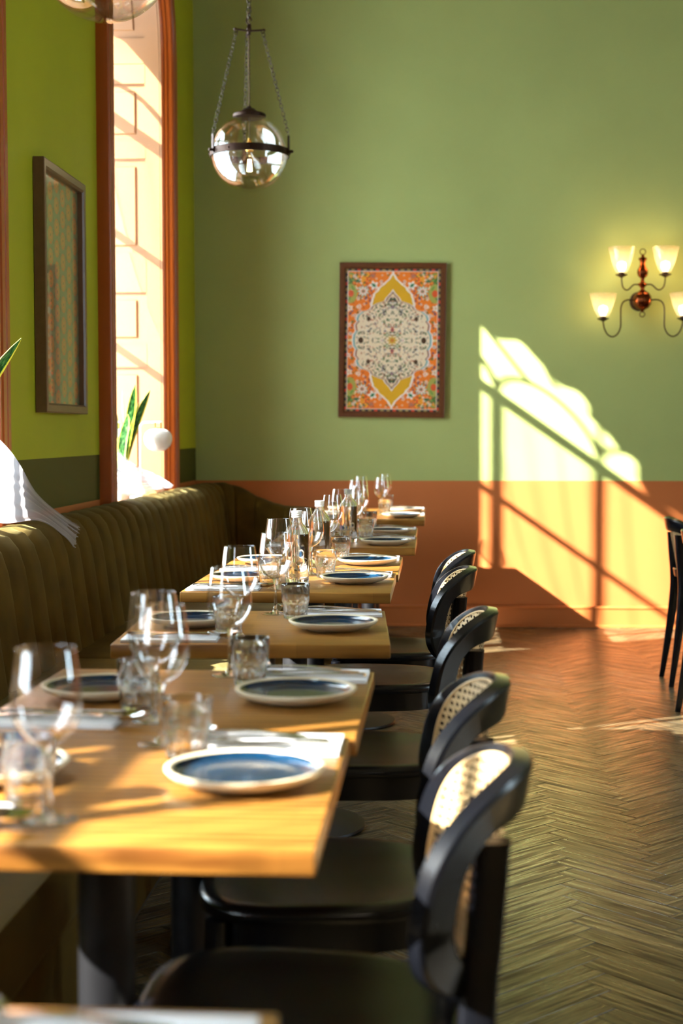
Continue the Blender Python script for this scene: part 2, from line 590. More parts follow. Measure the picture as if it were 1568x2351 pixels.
def vcol_mat(name, rough=0.5):
    m, t, b, o = nt(name)
    at = t.nodes.new('ShaderNodeAttribute'); at.attribute_name = 'print'
    t.links.new(at.outputs['Color'], b.inputs['Base Color'])
    b.inputs['Roughness'].default_value = rough
    return m


M_print = vcol_mat('printed_paper', 0.45)
# ------------------------------------------------------------------ room shell
D_WALL = WALL_X - 0.505
SILL_Z, SPRING_Z, HALF = 0.86, 3.206, 0.712


def arch_pt(wy, t, off=0.0):
    """t runs up the far jamb, over the arch and down the near jamb; off is measured outwards into the wall"""
    L = SPRING_Z - SILL_Z
    A = PI * HALF
    if t <= L:
        return (wy + HALF + off, SILL_Z + t)
    if t >= L + A:
        return (wy - HALF - off, SPRING_Z - (t - L - A))
    a = (t - L) / HALF
    return (wy + (HALF + off) * math.cos(a), SPRING_Z + (HALF + off) * math.sin(a))


T_L = SPRING_Z - SILL_Z
T_A = PI * HALF
T_ALL = 2 * T_L + T_A


def t_samples(t0, t1, step=0.07):
    s = {t0, t1}
    for q in (T_L, T_L + T_A):
        if t0 < q < t1: s.add(q)
    a0, a1 = max(t0, T_L), min(t1, T_L + T_A)
    if a1 > a0:
        n = max(1, int(math.ceil((a1 - a0) / step)))
        for i in range(n + 1): s.add(a0 + (a1 - a0) * i / n)
    return sorted(s)


def arch_sweep(mb, wy, prof, t0=0.0, t1=None, step=0.07):
    t1 = T_ALL if t1 is None else t1
    rings = []
    for t in t_samples(t0, t1, step):
        rings.append([(x,) + arch_pt(wy, t, w) for w, x in prof])
    mb.loft(rings, True, True)


def build_left_wall():
    mb = MB()
    hw = HALF + 0.032
    x0, x1 = D_WALL, WALL_X
    ys = sorted(WIN_Y)
    edges = [ROOM_Y0]
    for w in ys: edges += [w - hw, w + hw]
    edges.append(BACK_Y + 0.3)
    for i in range(0, len(edges), 2):
        mb.box(x0, x1, edges[i], edges[i + 1], -0.05, ROOM_Z1)
    for w in ys:
        mb.box(x0, x1, w - hw, w + hw, -0.05, SILL_Z - 0.03)
        n = 28
        for i in range(n):
            a0, a1 = PI * i / n, PI * (i + 1) / n
            p = [(w + hw * math.cos(a), SPRING_Z + hw * math.sin(a)) for a in (a0, a1)]
            q = [(y, ROOM_Z1) for y, z in p]
            ring = [p[0], p[1], q[1], q[0]]
            mb.loft([[(x0, y, z) for y, z in ring], [(x1, y, z) for y, z in ring]], True, True)
    mb.build('wall_left', M_wall_left, smooth=False, kind='structure')


build_left_wall()


def box_struct(name, m, *b, parent=None, bev=0.0, **kw):
    return MB().box(*b, bev=bev).build(name, m, parent, smooth=bev > 0, kind='structure', **kw)


box_struct('wall_back', M_wall_back, WALL_X, ROOM_X1 + 0.3, BACK_Y, BACK_Y + 0.3, -0.05, ROOM_Z1)
box_struct('wall_front', M_wall_plain, WALL_X, ROOM_X1 + 0.3, ROOM_Y0 - 0.3, ROOM_Y0, -0.05, ROOM_Z1)
box_struct('ceiling', M_ceiling, D_WALL, ROOM_X1 + 0.3, ROOM_Y0 - 0.3, BACK_Y + 0.3, ROOM_Z1, ROOM_Z1 + 0.2)
mb = MB()
e = [ROOM_Y0]
for w in sorted(R_WIN): e += [w - 0.45, w + 0.45]
e.append(BACK_Y)
for i in range(0, len(e), 2): mb.box(ROOM_X1, ROOM_X1 + 0.3, e[i], e[i + 1], -0.05, ROOM_Z1)
for w in R_WIN:
    mb.box(ROOM_X1, ROOM_X1 + 0.3, w - 0.45, w + 0.45, -0.05, 1.0)
    mb.box(ROOM_X1, ROOM_X1 + 0.3, w - 0.45, w + 0.45, 3.6, ROOM_Z1)
mb.build('wall_right', M_wall_plain, smooth=False, kind='structure')
for w in R_WIN:
    mb = MB()
    for y in (-0.44, -0.02, 0.40): mb.box(ROOM_X1 + 0.1, ROOM_X1 + 0.15, w + y, w + y + 0.04, 1.0, 3.6)
    for z in (1.0, 1.86, 2.72, 3.56): mb.box(ROOM_X1 + 0.1, ROOM_X1 + 0.15, w - 0.45, w + 0.45, z, z + 0.04)
    f = mb.build('window_%d' % (5 + R_WIN.index(w)), M_window, smooth=False, kind='structure')
    MB().box(ROOM_X1 + 0.122, ROOM_X1 + 0.126, w - 0.44, w + 0.44, 1.02, 3.58).build('pane', M_pane, f, smooth=False)

# skirting with bead on top and shoe at the floor
mb = MB()
pr = [(0, 0), (-0.026, 0), (-0.026, 0.012), (-0.019, 0.018), (-0.017, 0.112), (-0.021, 0.116), (-0.023, 0.124), (-0.017, 0.131), (-0.004, 0.134), (0, 0.134)]
mb.loft([[(x, BACK_Y + d, z) for d, z in pr] for x in (WALL_X, ROOM_X1)], True, True)
mb.build('baseboard_back', M_orange, smooth=True, angle=30, kind='structure')
mb = MB()
mb.loft([[(ROOM_X1 + d, y, z) for d, z in pr] for y in (ROOM_Y0, BACK_Y - 0.03)], True, True)
mb.build('baseboard_right', M_orange, smooth=True, angle=30, kind='structure')

# windows of the left wall: architrave, panelled reveal, frame with glazing bars
ARCHI = [(0.0, -1.4975), (0.005, -1.489), (0.013, -1.487), (0.018, -1.472), (0.028, -1.468), (0.034, -1.450), (0.043, -1.441),
         (0.052, -1.440), (0.057, -1.446), (0.064, -1.446), (0.069, -1.438), (0.10, -1.437), (0.104, -1.443), (0.112, -1.443),
         (0.117, -1.437), (0.146, -1.437), (0.152, -1.443), (0.162, -1.443), (0.166, -1.452), (0.166, -1.496), (0.0, -1.499)]
XW = -1.97
TRANSOM = 3.06
for wi, wy in enumerate(WIN_Y):
    mb = MB(); arch_sweep(mb, wy, ARCHI, 0.0, None, 0.05)
    mb.build('trim_%d' % (wi + 1), M_trim, smooth=True, angle=25, kind='structure')
    # reveal lining
    mb = MB()
    arch_sweep(mb, wy, [(0.013, -1.499), (0.031, -1.499), (0.031, D_WALL), (0.013, D_WALL)])
    rev = mb.build('window_%d' % (wi + 1), M_reveal, smooth=True, angle=30, kind='structure')
    mb = MB()
    arch_sweep(mb, wy, [(-0.003, -1.4995), (0.0135, -1.4995), (0.0135, -1.509), (-0.003, -1.509)], step=0.05)
    mb.build('bead', M_reveal, rev, angle=30)
    for xa, xb in ((-1.5115, -1.590), (-1.905, D_WALL)):
        mb = MB(); arch_sweep(mb, wy, [(0.0, xa), (0.0135, xa), (0.0135, xb), (0.0, xb)], step=0.05)
        mb.build('stile', M_reveal, rev, angle=30)
    zr = [(SILL_Z, 0.97), (1.561, 1.683), (1.971, 2.185), (2.696, 2.79), (3.10, 3.2045)]
    arc_r = (T_L + 0.0015, T_L + 0.135)
    spans = [(a - SILL_Z, b - SILL_Z) for a, b in zr] + [arc_r]
    mid = [(T_L + T_A / 2 - 0.07, T_L + T_A / 2 + 0.07)]
    spans = spans + mid + [(T_ALL - b, T_ALL - a) for a, b in spans]
    spans.sort()
    for a, b in spans:
        mb = MB(); arch_sweep(mb, wy, [(0.0, -1.588), (0.0135, -1.588), (0.0135, -1.907), (0.0, -1.907)], a, b, 0.05)
        mb.build('rail', M_reveal, rev, angle=30)
    for (a0, a1), (b0, b1) in zip(spans[:-1], spans[1:]):
        if b0 - a1 < 0.05: continue
        mb = MB()
        for (i0, i1, o0, o1) in ((0.0, 0.014, 0.0105, 0.0105),):
            # sloped moulding around the panel, then the raised field
            ta, tb = a1, b0
            rings = []
            tt = t_samples(ta + 0.045, tb - 0.045, 0.05)
            for k, t in enumerate([tt[0] - 0.006] + tt + [tt[-1] + 0.006]):
                endr = k == 0 or k == len(tt) + 1
                o_top = 0.0125 if endr else 0.004
                rings.append([(x,) + arch_pt(wy, t, o) for o, x in ((0.0135, -1.640), (o_top, -1.650), (o_top, -1.845), (0.0135, -1.855))])
            mb.loft(rings, True, True)
        mb.build('panel', M_reveal, rev, angle=30)
    # sill board
    MB().box(D_WALL, -1.450, wy - HALF - 0.03, wy + HALF + 0.03, SILL_Z - 0.03, SILL_Z, bev=0.004).build('sill', M_reveal, rev)
    # frame and glazing bars
    mb = MB()
    arch_sweep(mb, wy, [(0.002, XW - 0.02), (-0.05, XW - 0.02), (-0.05, XW + 0.02), (0.002, XW + 0.02)], step=0.07)
    mb.box(XW - 0.02, XW + 0.02, wy - HALF, wy + HALF, SILL_Z, SILL_Z + 0.07)
    mb.build('frame', M_window, rev, angle=30)
    for dy in (-0.373, 0.0, 0.373):
        MB().box(XW - 0.016, XW + 0.016, wy + dy - 0.016, wy + dy + 0.016, SILL_Z + 0.07, TRANSOM).build('glazing_bar', M_window, rev, smooth=False)
    for z in (1.195, 1.818, 2.441):
        MB().box(XW - 0.014, XW + 0.014, wy - HALF + 0.05, wy + HALF - 0.05, z - 0.014, z + 0.014).build('glazing_bar', M_window, rev, smooth=False)
    MB().box(XW - 0.02, XW + 0.02, wy - HALF + 0.03, wy + HALF - 0.03, TRANSOM - 0.024, TRANSOM + 0.024).build('transom', M_window, rev, smooth=False)
    for c in (-0.1865, 0.1865, -0.5595 + 0.02, 0.5595 - 0.02):
        r0 = 0.1865 if abs(c) < 0.3 else 0.165
        pts = [(XW, wy + c + r0 * math.cos(a), TRANSOM + 0.02 + 1.15 * r0 * math.sin(a)) for a in [PI * k / 14 for k in range(15)]]
        MB().tube(pts, 0.013, 6).build('fan_arc', M_window, rev)
    for a in (0, 33, 58, 90, 122, 147, 180):
        if a in (0, 180): continue
        ar = math.radians(a)
        r0 = 0.30 if a not in (90,) else 0.05
        r1 = HALF - 0.03
        MB().tube([(XW, wy + r0 * math.cos(ar), SPRING_Z - 0.1 + r0 * math.sin(ar)), (XW, wy + r1 * math.cos(ar), SPRING_Z + r1 * math.sin(ar))], 0.012, 6).build('radial_bar', M_window, rev)
    mb = MB()
    ring = [arch_pt(wy, t, -0.03) for t in t_samples(0, T_ALL, 0.1)]
    mb.loft([[(XW - 0.004, y, z) for y, z in ring], [(XW, y, z) for y, z in ring]], True, True)
    mb.build('pane', M_pane, rev, smooth=False)

# ------------------------------------------------------------------ herringbone floor
PW, PN = 0.0705, 5
PL = PW * PN
floor = MB().box(D_WALL, ROOM_X1 + 0.3, ROOM_Y0 - 0.3, BACK_Y + 0.3, -0.12, -0.014).build('floor', M_subfloor, smooth=False, kind='structure')
C45 = math.sqrt(0.5)


def cam_px(p):
    q = Vector(p) - Vector((0, 0, CAM_H))
    d = q.dot(fwd)
    if d < 0.05: return None
    return (784 + F * q.dot(rr) / d, 1175.5 - F * q.dot(uu) / d, d)


def clip_poly(poly, x0, x1, y0, y1):
    def cut(ps, ins, inter):
        out = []
        for i in range(len(ps)):
            a, b = ps[i - 1], ps[i]
            ia, ib = ins(a), ins(b)
            if ia != ib: out.append(inter(a, b))
            if ib: out.append(b)
        return out
    for ax, v, sg in ((0, x0, 1), (0, x1, -1), (1, y0, 1), (1, y1, -1)):
        poly = cut(poly, lambda p: sg * (p[ax] - v) >= 0, lambda a, b: tuple(a[k] + (b[k] - a[k]) * (v - a[ax]) / (b[ax] - a[ax]) for k in (0, 1)))
        if not poly: return []
    return poly


FX0, FX1, FY0, FY1 = WALL_X + 0.002, 4.2, -0.6, BACK_Y - 0.004


class PlankMesh:
    def __init__(self):
        self.v = []; self.f = []; self.g = []; self.t = []

    def add(self, poly, cx, cy, ang, dz, tone, sh):
        """chamfered plank; grain coordinates follow its length"""
        c, s = math.cos(ang), math.sin(ang)
        n = len(poly)
        mx = sum(p[0] for p in poly) / n; my = sum(p[1] for p in poly) / n
        b = len(self.v)
        for inset, z in ((0.0009, -0.014), (0.0009, dz - 0.0004), (0.0012, dz)):
            for x, y in poly:
                d = math.hypot(x - mx, y - my)
                # inset along both axes of the plank
                lx, ly = (x - cx) * c + (y - cy) * s, -(x - cx) * s + (y - cy) * c
                lx -= math.copysign(min(inset, abs(lx)), lx); ly -= math.copysign(min(inset, abs(ly)), ly)
                X, Y = cx + lx * c - ly * s, cy + lx * s + ly * c
                self.v.append((X, Y, z))
                self.g.append((lx + sh[0], ly + sh[1], 0))
                self.t.append(tone)
        for k in (0, 1):
            for i in range(n):
                j = (i + 1) % n
                self.f.append((b + k * n + i, b + k * n + j, b + (k + 1) * n + j, b + (k + 1) * n + i))
        self.f.append(tuple(b + 2 * n + i for i in range(n)))

    def mesh(self, name):
        me = bpy.data.meshes.new(name)
        me.from_pydata(self.v, [], self.f)
        a = me.attributes.new('grain', 'FLOAT_VECTOR', 'POINT')
        a.data.foreach_set('vector', [q for g in self.g for q in g])
        a = me.attributes.new('tone', 'FLOAT', 'POINT')
        a.data.foreach_set('value', self.t)
        me.materials.append(M_parquet)
        me.update()
        return me


variants = []
for k in range(28):
    pm = PlankMesh()
    pm.add([(-PL / 2, -PW / 2), (PL / 2, -PW / 2), (PL / 2, PW / 2), (-PL / 2, PW / 2)], 0, 0, 0, R.uniform(-0.0010, 0.0), R.random(), (R.uniform(0, 40), R.uniform(0, 40)))
    variants.append(pm.mesh('plank'))
planks = []
OX, OY = 0.13, 0.03
rng = range(-70, 190)
for i in range(-70, 260):
    for j in range(-14, 22):
        u0 = i + PN * j; v0 = i - PN * j
        for kind in (0, 1):
            if kind == 0: ucx, ucy, a = u0 + PN / 2, v0 + 0.5, 0.0
            else: ucx, ucy, a = u0 + 0.5, v0 + 1 + PN / 2, PI / 2
            x = (ucx - ucy) * C45 * PW + OX; y = (ucx + ucy) * C45 * PW + OY
            if not (FX0 - 0.2 < x < FX1 + 0.2 and FY0 - 0.2 < y < FY1 + 0.2): continue
            ang = a + PI / 4
            c, s = math.cos(ang), math.sin(ang)
            poly = [(x + lx * c - ly * s, y + lx * s + ly * c) for lx, ly in ((-PL / 2, -PW / 2), (PL / 2, -PW / 2), (PL / 2, PW / 2), (-PL / 2, PW / 2))]
            full = all(FX0 <= px <= FX1 and FY0 <= py <= FY1 for px, py in poly)
            size = 0
            q = cam_px((x, y, 0))
            if q and 1060 < q[0] < 1600 and q[1] < 2420 and x > 0.13:
                size = 1 / q[2] ** 3
            planks.append((size, x, y, ang, poly, full))
planks.sort(key=lambda p: -p[0])
stuff = PlankMesh()
for k, (size, x, y, ang, poly, full) in enumerate(planks):
    if k < 300 and size > 0 and full:
        o = bpy.data.objects.new('plank', R.choice(variants)); col.objects.link(o)
        o.location = (x, y, 0); o.rotation_euler = (0, 0, ang + (PI if R.random() < 0.5 else 0)); o.parent = floor
    else:
        pl = poly if full else clip_poly(poly, FX0, FX1, FY0, FY1)
        if len(pl) >= 3:
            stuff.add(pl, x, y, ang, R.uniform(-0.0006, 0), R.random(), (R.uniform(0, 40), R.uniform(0, 40)))
o = bpy.data.objects.new('parquet_planks', stuff.mesh('parquet_planks')); col.objects.link(o); o.parent = floor; o['kind'] = 'stuff'
M_floorplain = simple('oak_floor_beyond', srgb(92, 74, 48), 0.42, bump=0.2, bscale=30, var=0.25)
MB().box(FX1 + 0.001, ROOM_X1, FY0, FY1, -0.014, -0.001).build('floor_border', M_floorplain, floor, smooth=False)
MB().box(WALL_X, ROOM_X1, ROOM_Y0, FY0 - 0.001, -0.014, -0.001).build('floor_border', M_floorplain, floor, smooth=False)
# ------------------------------------------------------------------ banquette
BQ0 = 1.0
bq = empty('banquette', (-0.95, 5.0, 0), label='olive velvet banquette with channel-tufted back running under the arched windows to the corner', cat='banquette')
BPROF = [(0.25, 0.42), (0.238, 0.50), (0.224, 0.60), (0.211, 0.70), (0.198, 0.78), (0.178, 0.84), (0.148, 0.873), (0.105, 0.890), (0.06, 0.890), (0.03, 0.876), (0.012, 0.85)]
Y_ARC, RC = 8.84, 0.30


def bpath(s):
    """rear line of the back: along the left wall, round the corner, along the back wall -> (x, y, inward normal)"""
    L = Y_ARC - BQ0
    A = RC * PI / 2
    if s <= L: return (-1.490, BQ0 + s, 1.0, 0.0)
    if s <= L + A:
        a = PI - (s - L) / RC
        return (-1.190 + RC * math.cos(a), Y_ARC + RC * math.sin(a), -math.cos(a), -math.sin(a))
    return (-1.190 + (s - L - A), Y_ARC + RC, 0.0, -1.0)


def bheight(x):
    pts = [(-2, 1.0), (-1.30, 1.0), (-1.20, 0.93), (-1.11, 0.83), (-1.0, 0.73), (-0.88, 0.685), (-0.7, 0.665), (0, 0.66)]
    for (a, ha), (b, hb) in zip(pts[:-1], pts[1:]):
        if x <= b: return ha + (hb - ha) * (x - a) / (b - a)
    return 0.66


def bring(s, bulge):
    x, y, nx, ny = bpath(s)
    ring = []
    for k, (d, z) in enumerate(BPROF):
        dd = d + bulge * (0.013 if k < 7 else 0.009)
        px, py = x + nx * dd, y + ny * dd
        h = bheight(px if ny < -0.3 else -2)
        zz = 0.42 + (z - 0.42) * h + (bulge * 0.006 if k > 5 else 0)
        ring.append((px, py, zz))
    ring.append((x, y, 0.80 * bheight(x if ny < -0.3 else -2))); ring.append((x, y, 0.42))
    return ring


TOT = (Y_ARC - BQ0) + RC * PI / 2 + 0.62
nch = int(round(TOT / 0.179))
for i in range(nch):
    a, b = TOT * i / nch, TOT * (i + 1) / nch
    mb = MB()
    rings = []
    for k in range(9):
        u = k / 8
        bl = (1 - abs(2 * u - 1) ** 3.0)
        uu_ = 0.004 + u * 0.992
        rings.append(bring(a + (b - a) * uu_, bl))
    mb.loft(rings, True, True)
    mb.build('channel', M_velvet, bq, angle=50)
mb = MB()  # lining behind the channels
mb.loft([[(x + nx * d, y + ny * d, z) for d, z in ((0.0, 0.05), (0.235, 0.05), (0.235, 0.42), (0.16, 0.62), (0.0, 0.62))] for x, y, nx, ny in [bpath(TOT * k / 60) for k in range(61)]], True, True)
mb.build('back_base', M_velvet, bq)
seats = [(BQ0, 2.95), (2.955, 4.9), (4.905, 6.85), (6.855, 8.80)]
for y0, y1 in seats:
    MB().box(-1.30, -0.66, y0, y1, 0.30, 0.445, bev=0.025).build('seat_cushion', M_velvet, bq)
MB().box(-1.30, -0.68, BQ0, 8.80, 0.10, 0.298, bev=0.008).build('seat_base', M_velvet, bq)
MB().box(-1.30, -0.74, BQ0, 8.79, 0.0, 0.10).build('plinth', M_iron, bq, smooth=False)
for ch in bq.children: ch.location = -bq.location

# ------------------------------------------------------------------ tables
TABLES = [  # front y, right edge x, rotation, words
    (0.533, -0.122, 0.0, 'in the bottom foreground'),
    (1.585, -0.129, 0.2, 'first whole table from the camera'),
    (2.190, -0.117, 0.2, 'second whole table from the camera'),
    (3.130, -0.113, -3.2, 'third whole table from the camera'),
    (4.158, -0.128, 0.0, 'fourth whole table from the camera'),
    (4.762, -0.121, 0.0, 'fifth whole table from the camera'),
    (5.790, -0.082, 0.0, 'sixth whole table from the camera'),
    (6.394, -0.088, 0.0, 'seventh whole table from the camera'),
    (7.620, -0.060, 0.0, 'second table from the back wall'),
    (8.224, -0.064, 0.0, 'table nearest the back wall'),
]
TW = 0.600
GT = 'square oak tables along the banquette'


def make_table():
    t = empty('dining_table', (0, 0, 0), label='x', cat='table', group=GT)
    MB().box(-TW / 2, TW / 2, -TW / 2, TW / 2, 0.720, 0.750, bev=0.0025).build('tabletop', M_oak, t, angle=50)
    mb = MB().box(-0.16, 0.16, -0.02, 0.02, 0.708, 0.7195).box(-0.02, 0.02, -0.16, 0.16, 0.7075, 0.7190)
    mb.build('mounting_plate', M_iron, t, smooth=False)
    MB().lathe([(0.0375, 0.02), (0.0375, 0.708)], 24, cap=True).build('column', M_iron, t)
    MB().lathe([(0.0, 0.0), (0.212, 0.0), (0.215, 0.006), (0.213, 0.012), (0.16, 0.018), (0.08, 0.024), (0.05, 0.032), (0.0, 0.034)], 48).build('base_disc', M_iron, t)
    return t


table0 = make_table()
T_OBJ = []
TLAB = [
    'oak table corner at the bottom edge, cropped by the frame, nearest the camera',
    'sunlit oak table at the front, its thick edge facing the camera',
    'oak table joined behind the front sunlit table, with blue plate and white napkin',
    'single oak table slightly turned, standing alone between the two joined pairs',
    'oak table with a bottle on its near left, front half of the third group',
    'oak table with half-sunlit plate, back half of the third group',
    'oak table with two dark plates, near half of the fourth group',
    'oak table just behind the dark-plated one, far half of the fourth group',
    'oak table second from the back wall, near half of the last group',
    'oak table nearest the back wall with bright white-lit plate',
]
for k, (y0, xr, rz, words) in enumerate(TABLES):
    t = table0 if k == 0 else copy_tree(table0)
    t.location = (xr - TW / 2, y0 + TW / 2, 0)
    t.rotation_euler.z = math.radians(-rz)
    t['label'] = TLAB[k]
    T_OBJ.append(t)


def on_table(k, lx, ly, dz=0.0):
    """point on table k: lx from its right edge (negative inwards), ly from its front edge"""
    y0, xr, rz, w = TABLES[k]
    a = math.radians(-rz)
    px, py = TW / 2 + lx, -TW / 2 + ly
    cx, cyy = xr - TW / 2, y0 + TW / 2
    return (cx + px * math.cos(a) - py * math.sin(a), cyy + px * math.sin(a) + py * math.cos(a), 0.7502 + dz), a


# ------------------------------------------------------------------ tableware
def make_plate():
    mb = MB(); mb.cm = 0
    mb.lathe([(0.0, 0.0), (0.062, 0.0), (0.066, 0.003), (0.088, 0.0075), (0.103, 0.0145), (0.1082, 0.0205), (0.1082, 0.0225), (0.1055, 0.0235), (0.1005, 0.0225), (0.0985, 0.0205)], 64)
    mb.cm = 1
    mb.lathe([(0.0985, 0.0205), (0.0955, 0.0150), (0.088, 0.0118), (0.07, 0.0102), (0.0, 0.0098)], 64)
    mb.v = [(x * 0.957, y * 0.957, z) for x, y, z in mb.v]
    return mb.build('dinner_plate', [M_cream, M_blue], angle=60)


def make_napkin():
    mb = MB()
    for k, (ins, z0, z1) in enumerate(((0.0, 0.0, 0.0022), (0.002, 0.0023, 0.0043), (0.001, 0.0044, 0.0062))):
        mb.box(-0.105 + ins, 0.105 - ins * 0.5, -0.064 + ins, 0.064, z0, z1, bev=0.0008)
    return mb.build('napkin', M_paperw)


def make_fork():
    mb = MB()
    # handle, neck, head then tines
    prof = [(0.098, 0.0065, 0.0009), (0.096, 0.009, 0.001), (0.07, 0.0085, 0.0012), (0.03, 0.0048, 0.0014), (-0.01, 0.0034, 0.0016), (-0.035, 0.0038, 0.0016), (-0.048, 0.0105, 0.0009), (-0.062, 0.0125, 0.0009)]
    zc = lambda x: 0.003 + (0.004 * math.sin((0.098 - x) / 0.16 * PI) if x > -0.06 else 0.0015)
    mb.loft([[(x, -w, zc(x) - h), (x, w, zc(x) - h), (x, w, zc(x) + h), (x, -w, zc(x) + h)] for x, w, h in prof], True, True)
    for j in range(4):
        y = -0.0105 + j * 0.007
        rings = []
        for x, w in ((-0.060, 0.0019), (-0.085, 0.0016), (-0.105, 0.0009)):
            z = 0.0035 + (x + 0.06) * (-0.02) + ((x + 0.085) ** 2) * 2
            rings.append([(x, y - w, z - 0.0008), (x, y + w, z - 0.0008), (x, y + w, z + 0.0008), (x, y - w, z + 0.0008)])
        mb.loft(rings, True, True)
    return mb.build('fork', M_steel, angle=35)


def make_knife():
    mb = MB()
    prof = [(0.108, 0.005, 0.0022), (0.104, 0.0075, 0.003), (0.06, 0.0062, 0.0032), (0.012, 0.0052, 0.0028), (0.006, 0.006, 0.0012), (0.0, 0.0085, 0.0008), (-0.06, 0.0095, 0.0006), (-0.095, 0.0075, 0.0005), (-0.108, 0.002, 0.0004)]
    mb.loft([[(x, -w * 0.8, 0.0033 - h), (x, w, 0.0033 - h), (x, w, 0.0033 + h), (x, -w * 0.8, 0.0033 + h)] for x, w, h in prof], True, True)
    return mb.build('table_knife', M_steel, angle=35)


def make_spoon():
    mb = MB()
    prof = [(0.098, 0.0065, 0.0009), (0.096, 0.009, 0.001), (0.07, 0.0085, 0.0012), (0.03, 0.0046, 0.0014), (-0.012, 0.0034, 0.0017), (-0.038, 0.004, 0.0014)]
    zc = lambda x: 0.004 + 0.006 * math.sin((0.098 - x) / 0.17 * PI)
    mb.loft([[(x, -w, zc(x) - h), (x, w, zc(x) - h), (x, w, zc(x) + h), (x, -w, zc(x) + h)] for x, w, h in prof], True, True)
    rings = []
    n = 24
    for side, rs in ((0, (1.0, 0.8, 0.55, 0.28, 0.02)), (1, (0.02, 0.28, 0.55, 0.8, 1.0))):
        for r_ in rs:
            ring = []
            for j in range(n):
                a = 2 * PI * j / n
                x = -0.070 + 0.036 * r_ * math.cos(a); y = (0.0225 - 0.0035 * math.cos(a)) * r_ * math.sin(a)
                z = 0.0135 - 0.0105 * (1 - r_ * r_) + (-0.0012 if side else 0)
                ring.append((x, y, z))
            rings.append(ring)
    mb.loft(rings, True, False, True)
    return mb.build('spoon', M_steel, angle=50)


def make_tumbler():
    def mod(r, z, a):
        if z < 0.042 and r > 0.0283:
            k = min(1, (0.042 - z) / 0.006) * min(1, (z + 0.002) / 0.006)
            return r * (1 - 0.085 * k * abs(math.cos(a * 6)) ** 1.5)
        return r
    mb = MB()
    out = [(0.0, 0.0), (0.024, 0.0), (0.0285, 0.002), (0.0295, 0.010), (0.0305, 0.022), (0.0315, 0.034), (0.0322, 0.040), (0.0335, 0.0435), (0.0345, 0.06), (0.0358, 0.084), (0.0352, 0.0858),
           (0.0340, 0.084), (0.0326, 0.06), (0.0312, 0.044), (0.0290, 0.036), (0.0272, 0.022), (0.0255, 0.013), (0.021, 0.0105), (0.0, 0.0100)]
    mb.lathe(out, 72, mod=mod)
    return mb.build('water_tumbler', M_glass, angle=60)


def make_wine():
    t = empty('wine_glass', (0, 0, 0))
    bowl = [(0.0042, 0.0885), (0.012, 0.0905), (0.024, 0.0985), (0.034, 0.111), (0.0402, 0.126), (0.0415, 0.138), (0.0405, 0.155), (0.0375, 0.178), (0.0338, 0.2025)]
    bp = [(r, z) for r, z in bowl]
    prof = catmull([(r, 0, z) for r, z in bp], 3)
    mb = MB().lathe([(p.x, p.z) for p in prof], 48)
    mb.tube([(0.0338 * math.cos(2 * PI * k / 48), 0.0338 * math.sin(2 * PI * k / 48), 0.2025) for k in range(48)], 0.0006, 6, closed=True)
    mb.build('bowl', M_bowl, t, angle=80)
    stem = [(0.0, 0.0), (0.033, 0.0), (0.0345, 0.0010), (0.0335, 0.0018), (0.022, 0.0030), (0.010, 0.0055), (0.0052, 0.012), (0.0038, 0.025), (0.0034, 0.05), (0.0036, 0.072), (0.0052, 0.084), (0.0085, 0.0893), (0.0, 0.0893)]
    MB().lathe(stem, 32).build('stem', M_glass, t, angle=60)
    return t


def make_bottle():
    t = empty('water_bottle', (0, 0, 0))
    body = [(0.0, 0.006), (0.018, 0.004), (0.026, 0.0), (0.0335, 0.001), (0.0362, 0.005), (0.0365, 0.02), (0.0365, 0.142), (0.0355, 0.152), (0.0315, 0.163), (0.024, 0.173), (0.0180, 0.180), (0.0155, 0.188), (0.0150, 0.198), (0.0150, 0.2165),
            (0.0118, 0.2165), (0.0122, 0.19), (0.0150, 0.178), (0.022, 0.169), (0.0295, 0.158), (0.0325, 0.150), (0.0332, 0.147), (0.0, 0.1462)]
    MB().lathe(body, 56).build('glass_body', M_water, t, angle=60)
    rings = [(0.0152, 0.197), (0.0166, 0.1975), (0.0166, 0.200), (0.0153, 0.2008), (0.0153, 0.2035), (0.0166, 0.204), (0.0166, 0.2065), (0.0154, 0.207), (0.0154, 0.2095), (0.0166, 0.210), (0.0168, 0.2165), (0.0150, 0.2175), (0.0118, 0.2170)]
    MB().lathe(rings, 40).build('screw_rim', M_cap, t, angle=40)
    return t


def wrap_text(body, size, radius, z, ang0, mat, name, parent, extr=0.0):
    cu = bpy.data.curves.new('txt', 'FONT')
    cu.body = body; cu.size = size; cu.align_x = 'CENTER'; cu.resolution_u = 2
    ob = bpy.data.objects.new('txt', cu)
    col.objects.link(ob)
    bpy.context.view_layer.update()
    me = bpy.data.meshes.new_from_object(ob.evaluated_get(bpy.context.evaluated_depsgraph_get()))
    bpy.data.objects.remove(ob)
    for v in me.vertices:
        a = ang0 + v.co.x / radius
        v.co = Vector((math.cos(a) * (radius + 0.0002), math.sin(a) * (radius + 0.0002), z + v.co.y))
    me.materials.clear(); me.materials.append(mat)
    o = bpy.data.objects.new(name, me); col.objects.link(o); o.parent = parent
    return o


plate0, napkin0, fork0, knife0, spoon0, tumbler0 = make_plate(), make_napkin(), make_fork(), make_knife(), make_spoon(), make_tumbler()
wine0 = make_wine(); bottle0 = make_bottle()
protos = {'dinner_plate': plate0, 'napkin': napkin0, 'fork': fork0, 'table_knife': knife0, 'spoon': spoon0, 'water_tumbler': tumbler0, 'wine_glass': wine0, 'water_bottle': bottle0}
used = set()


def put(kind, loc, rz, label, cat, group, tilt=None):
    p = protos[kind]
    if kind in used: o = copy_tree(p)
    else: o = p; used.add(kind)
    o.location = loc
    o.rotation_euler = (tilt[0] if tilt else 0, tilt[1] if tilt else 0, rz)
    tag(o, label, cat, group)
    return o


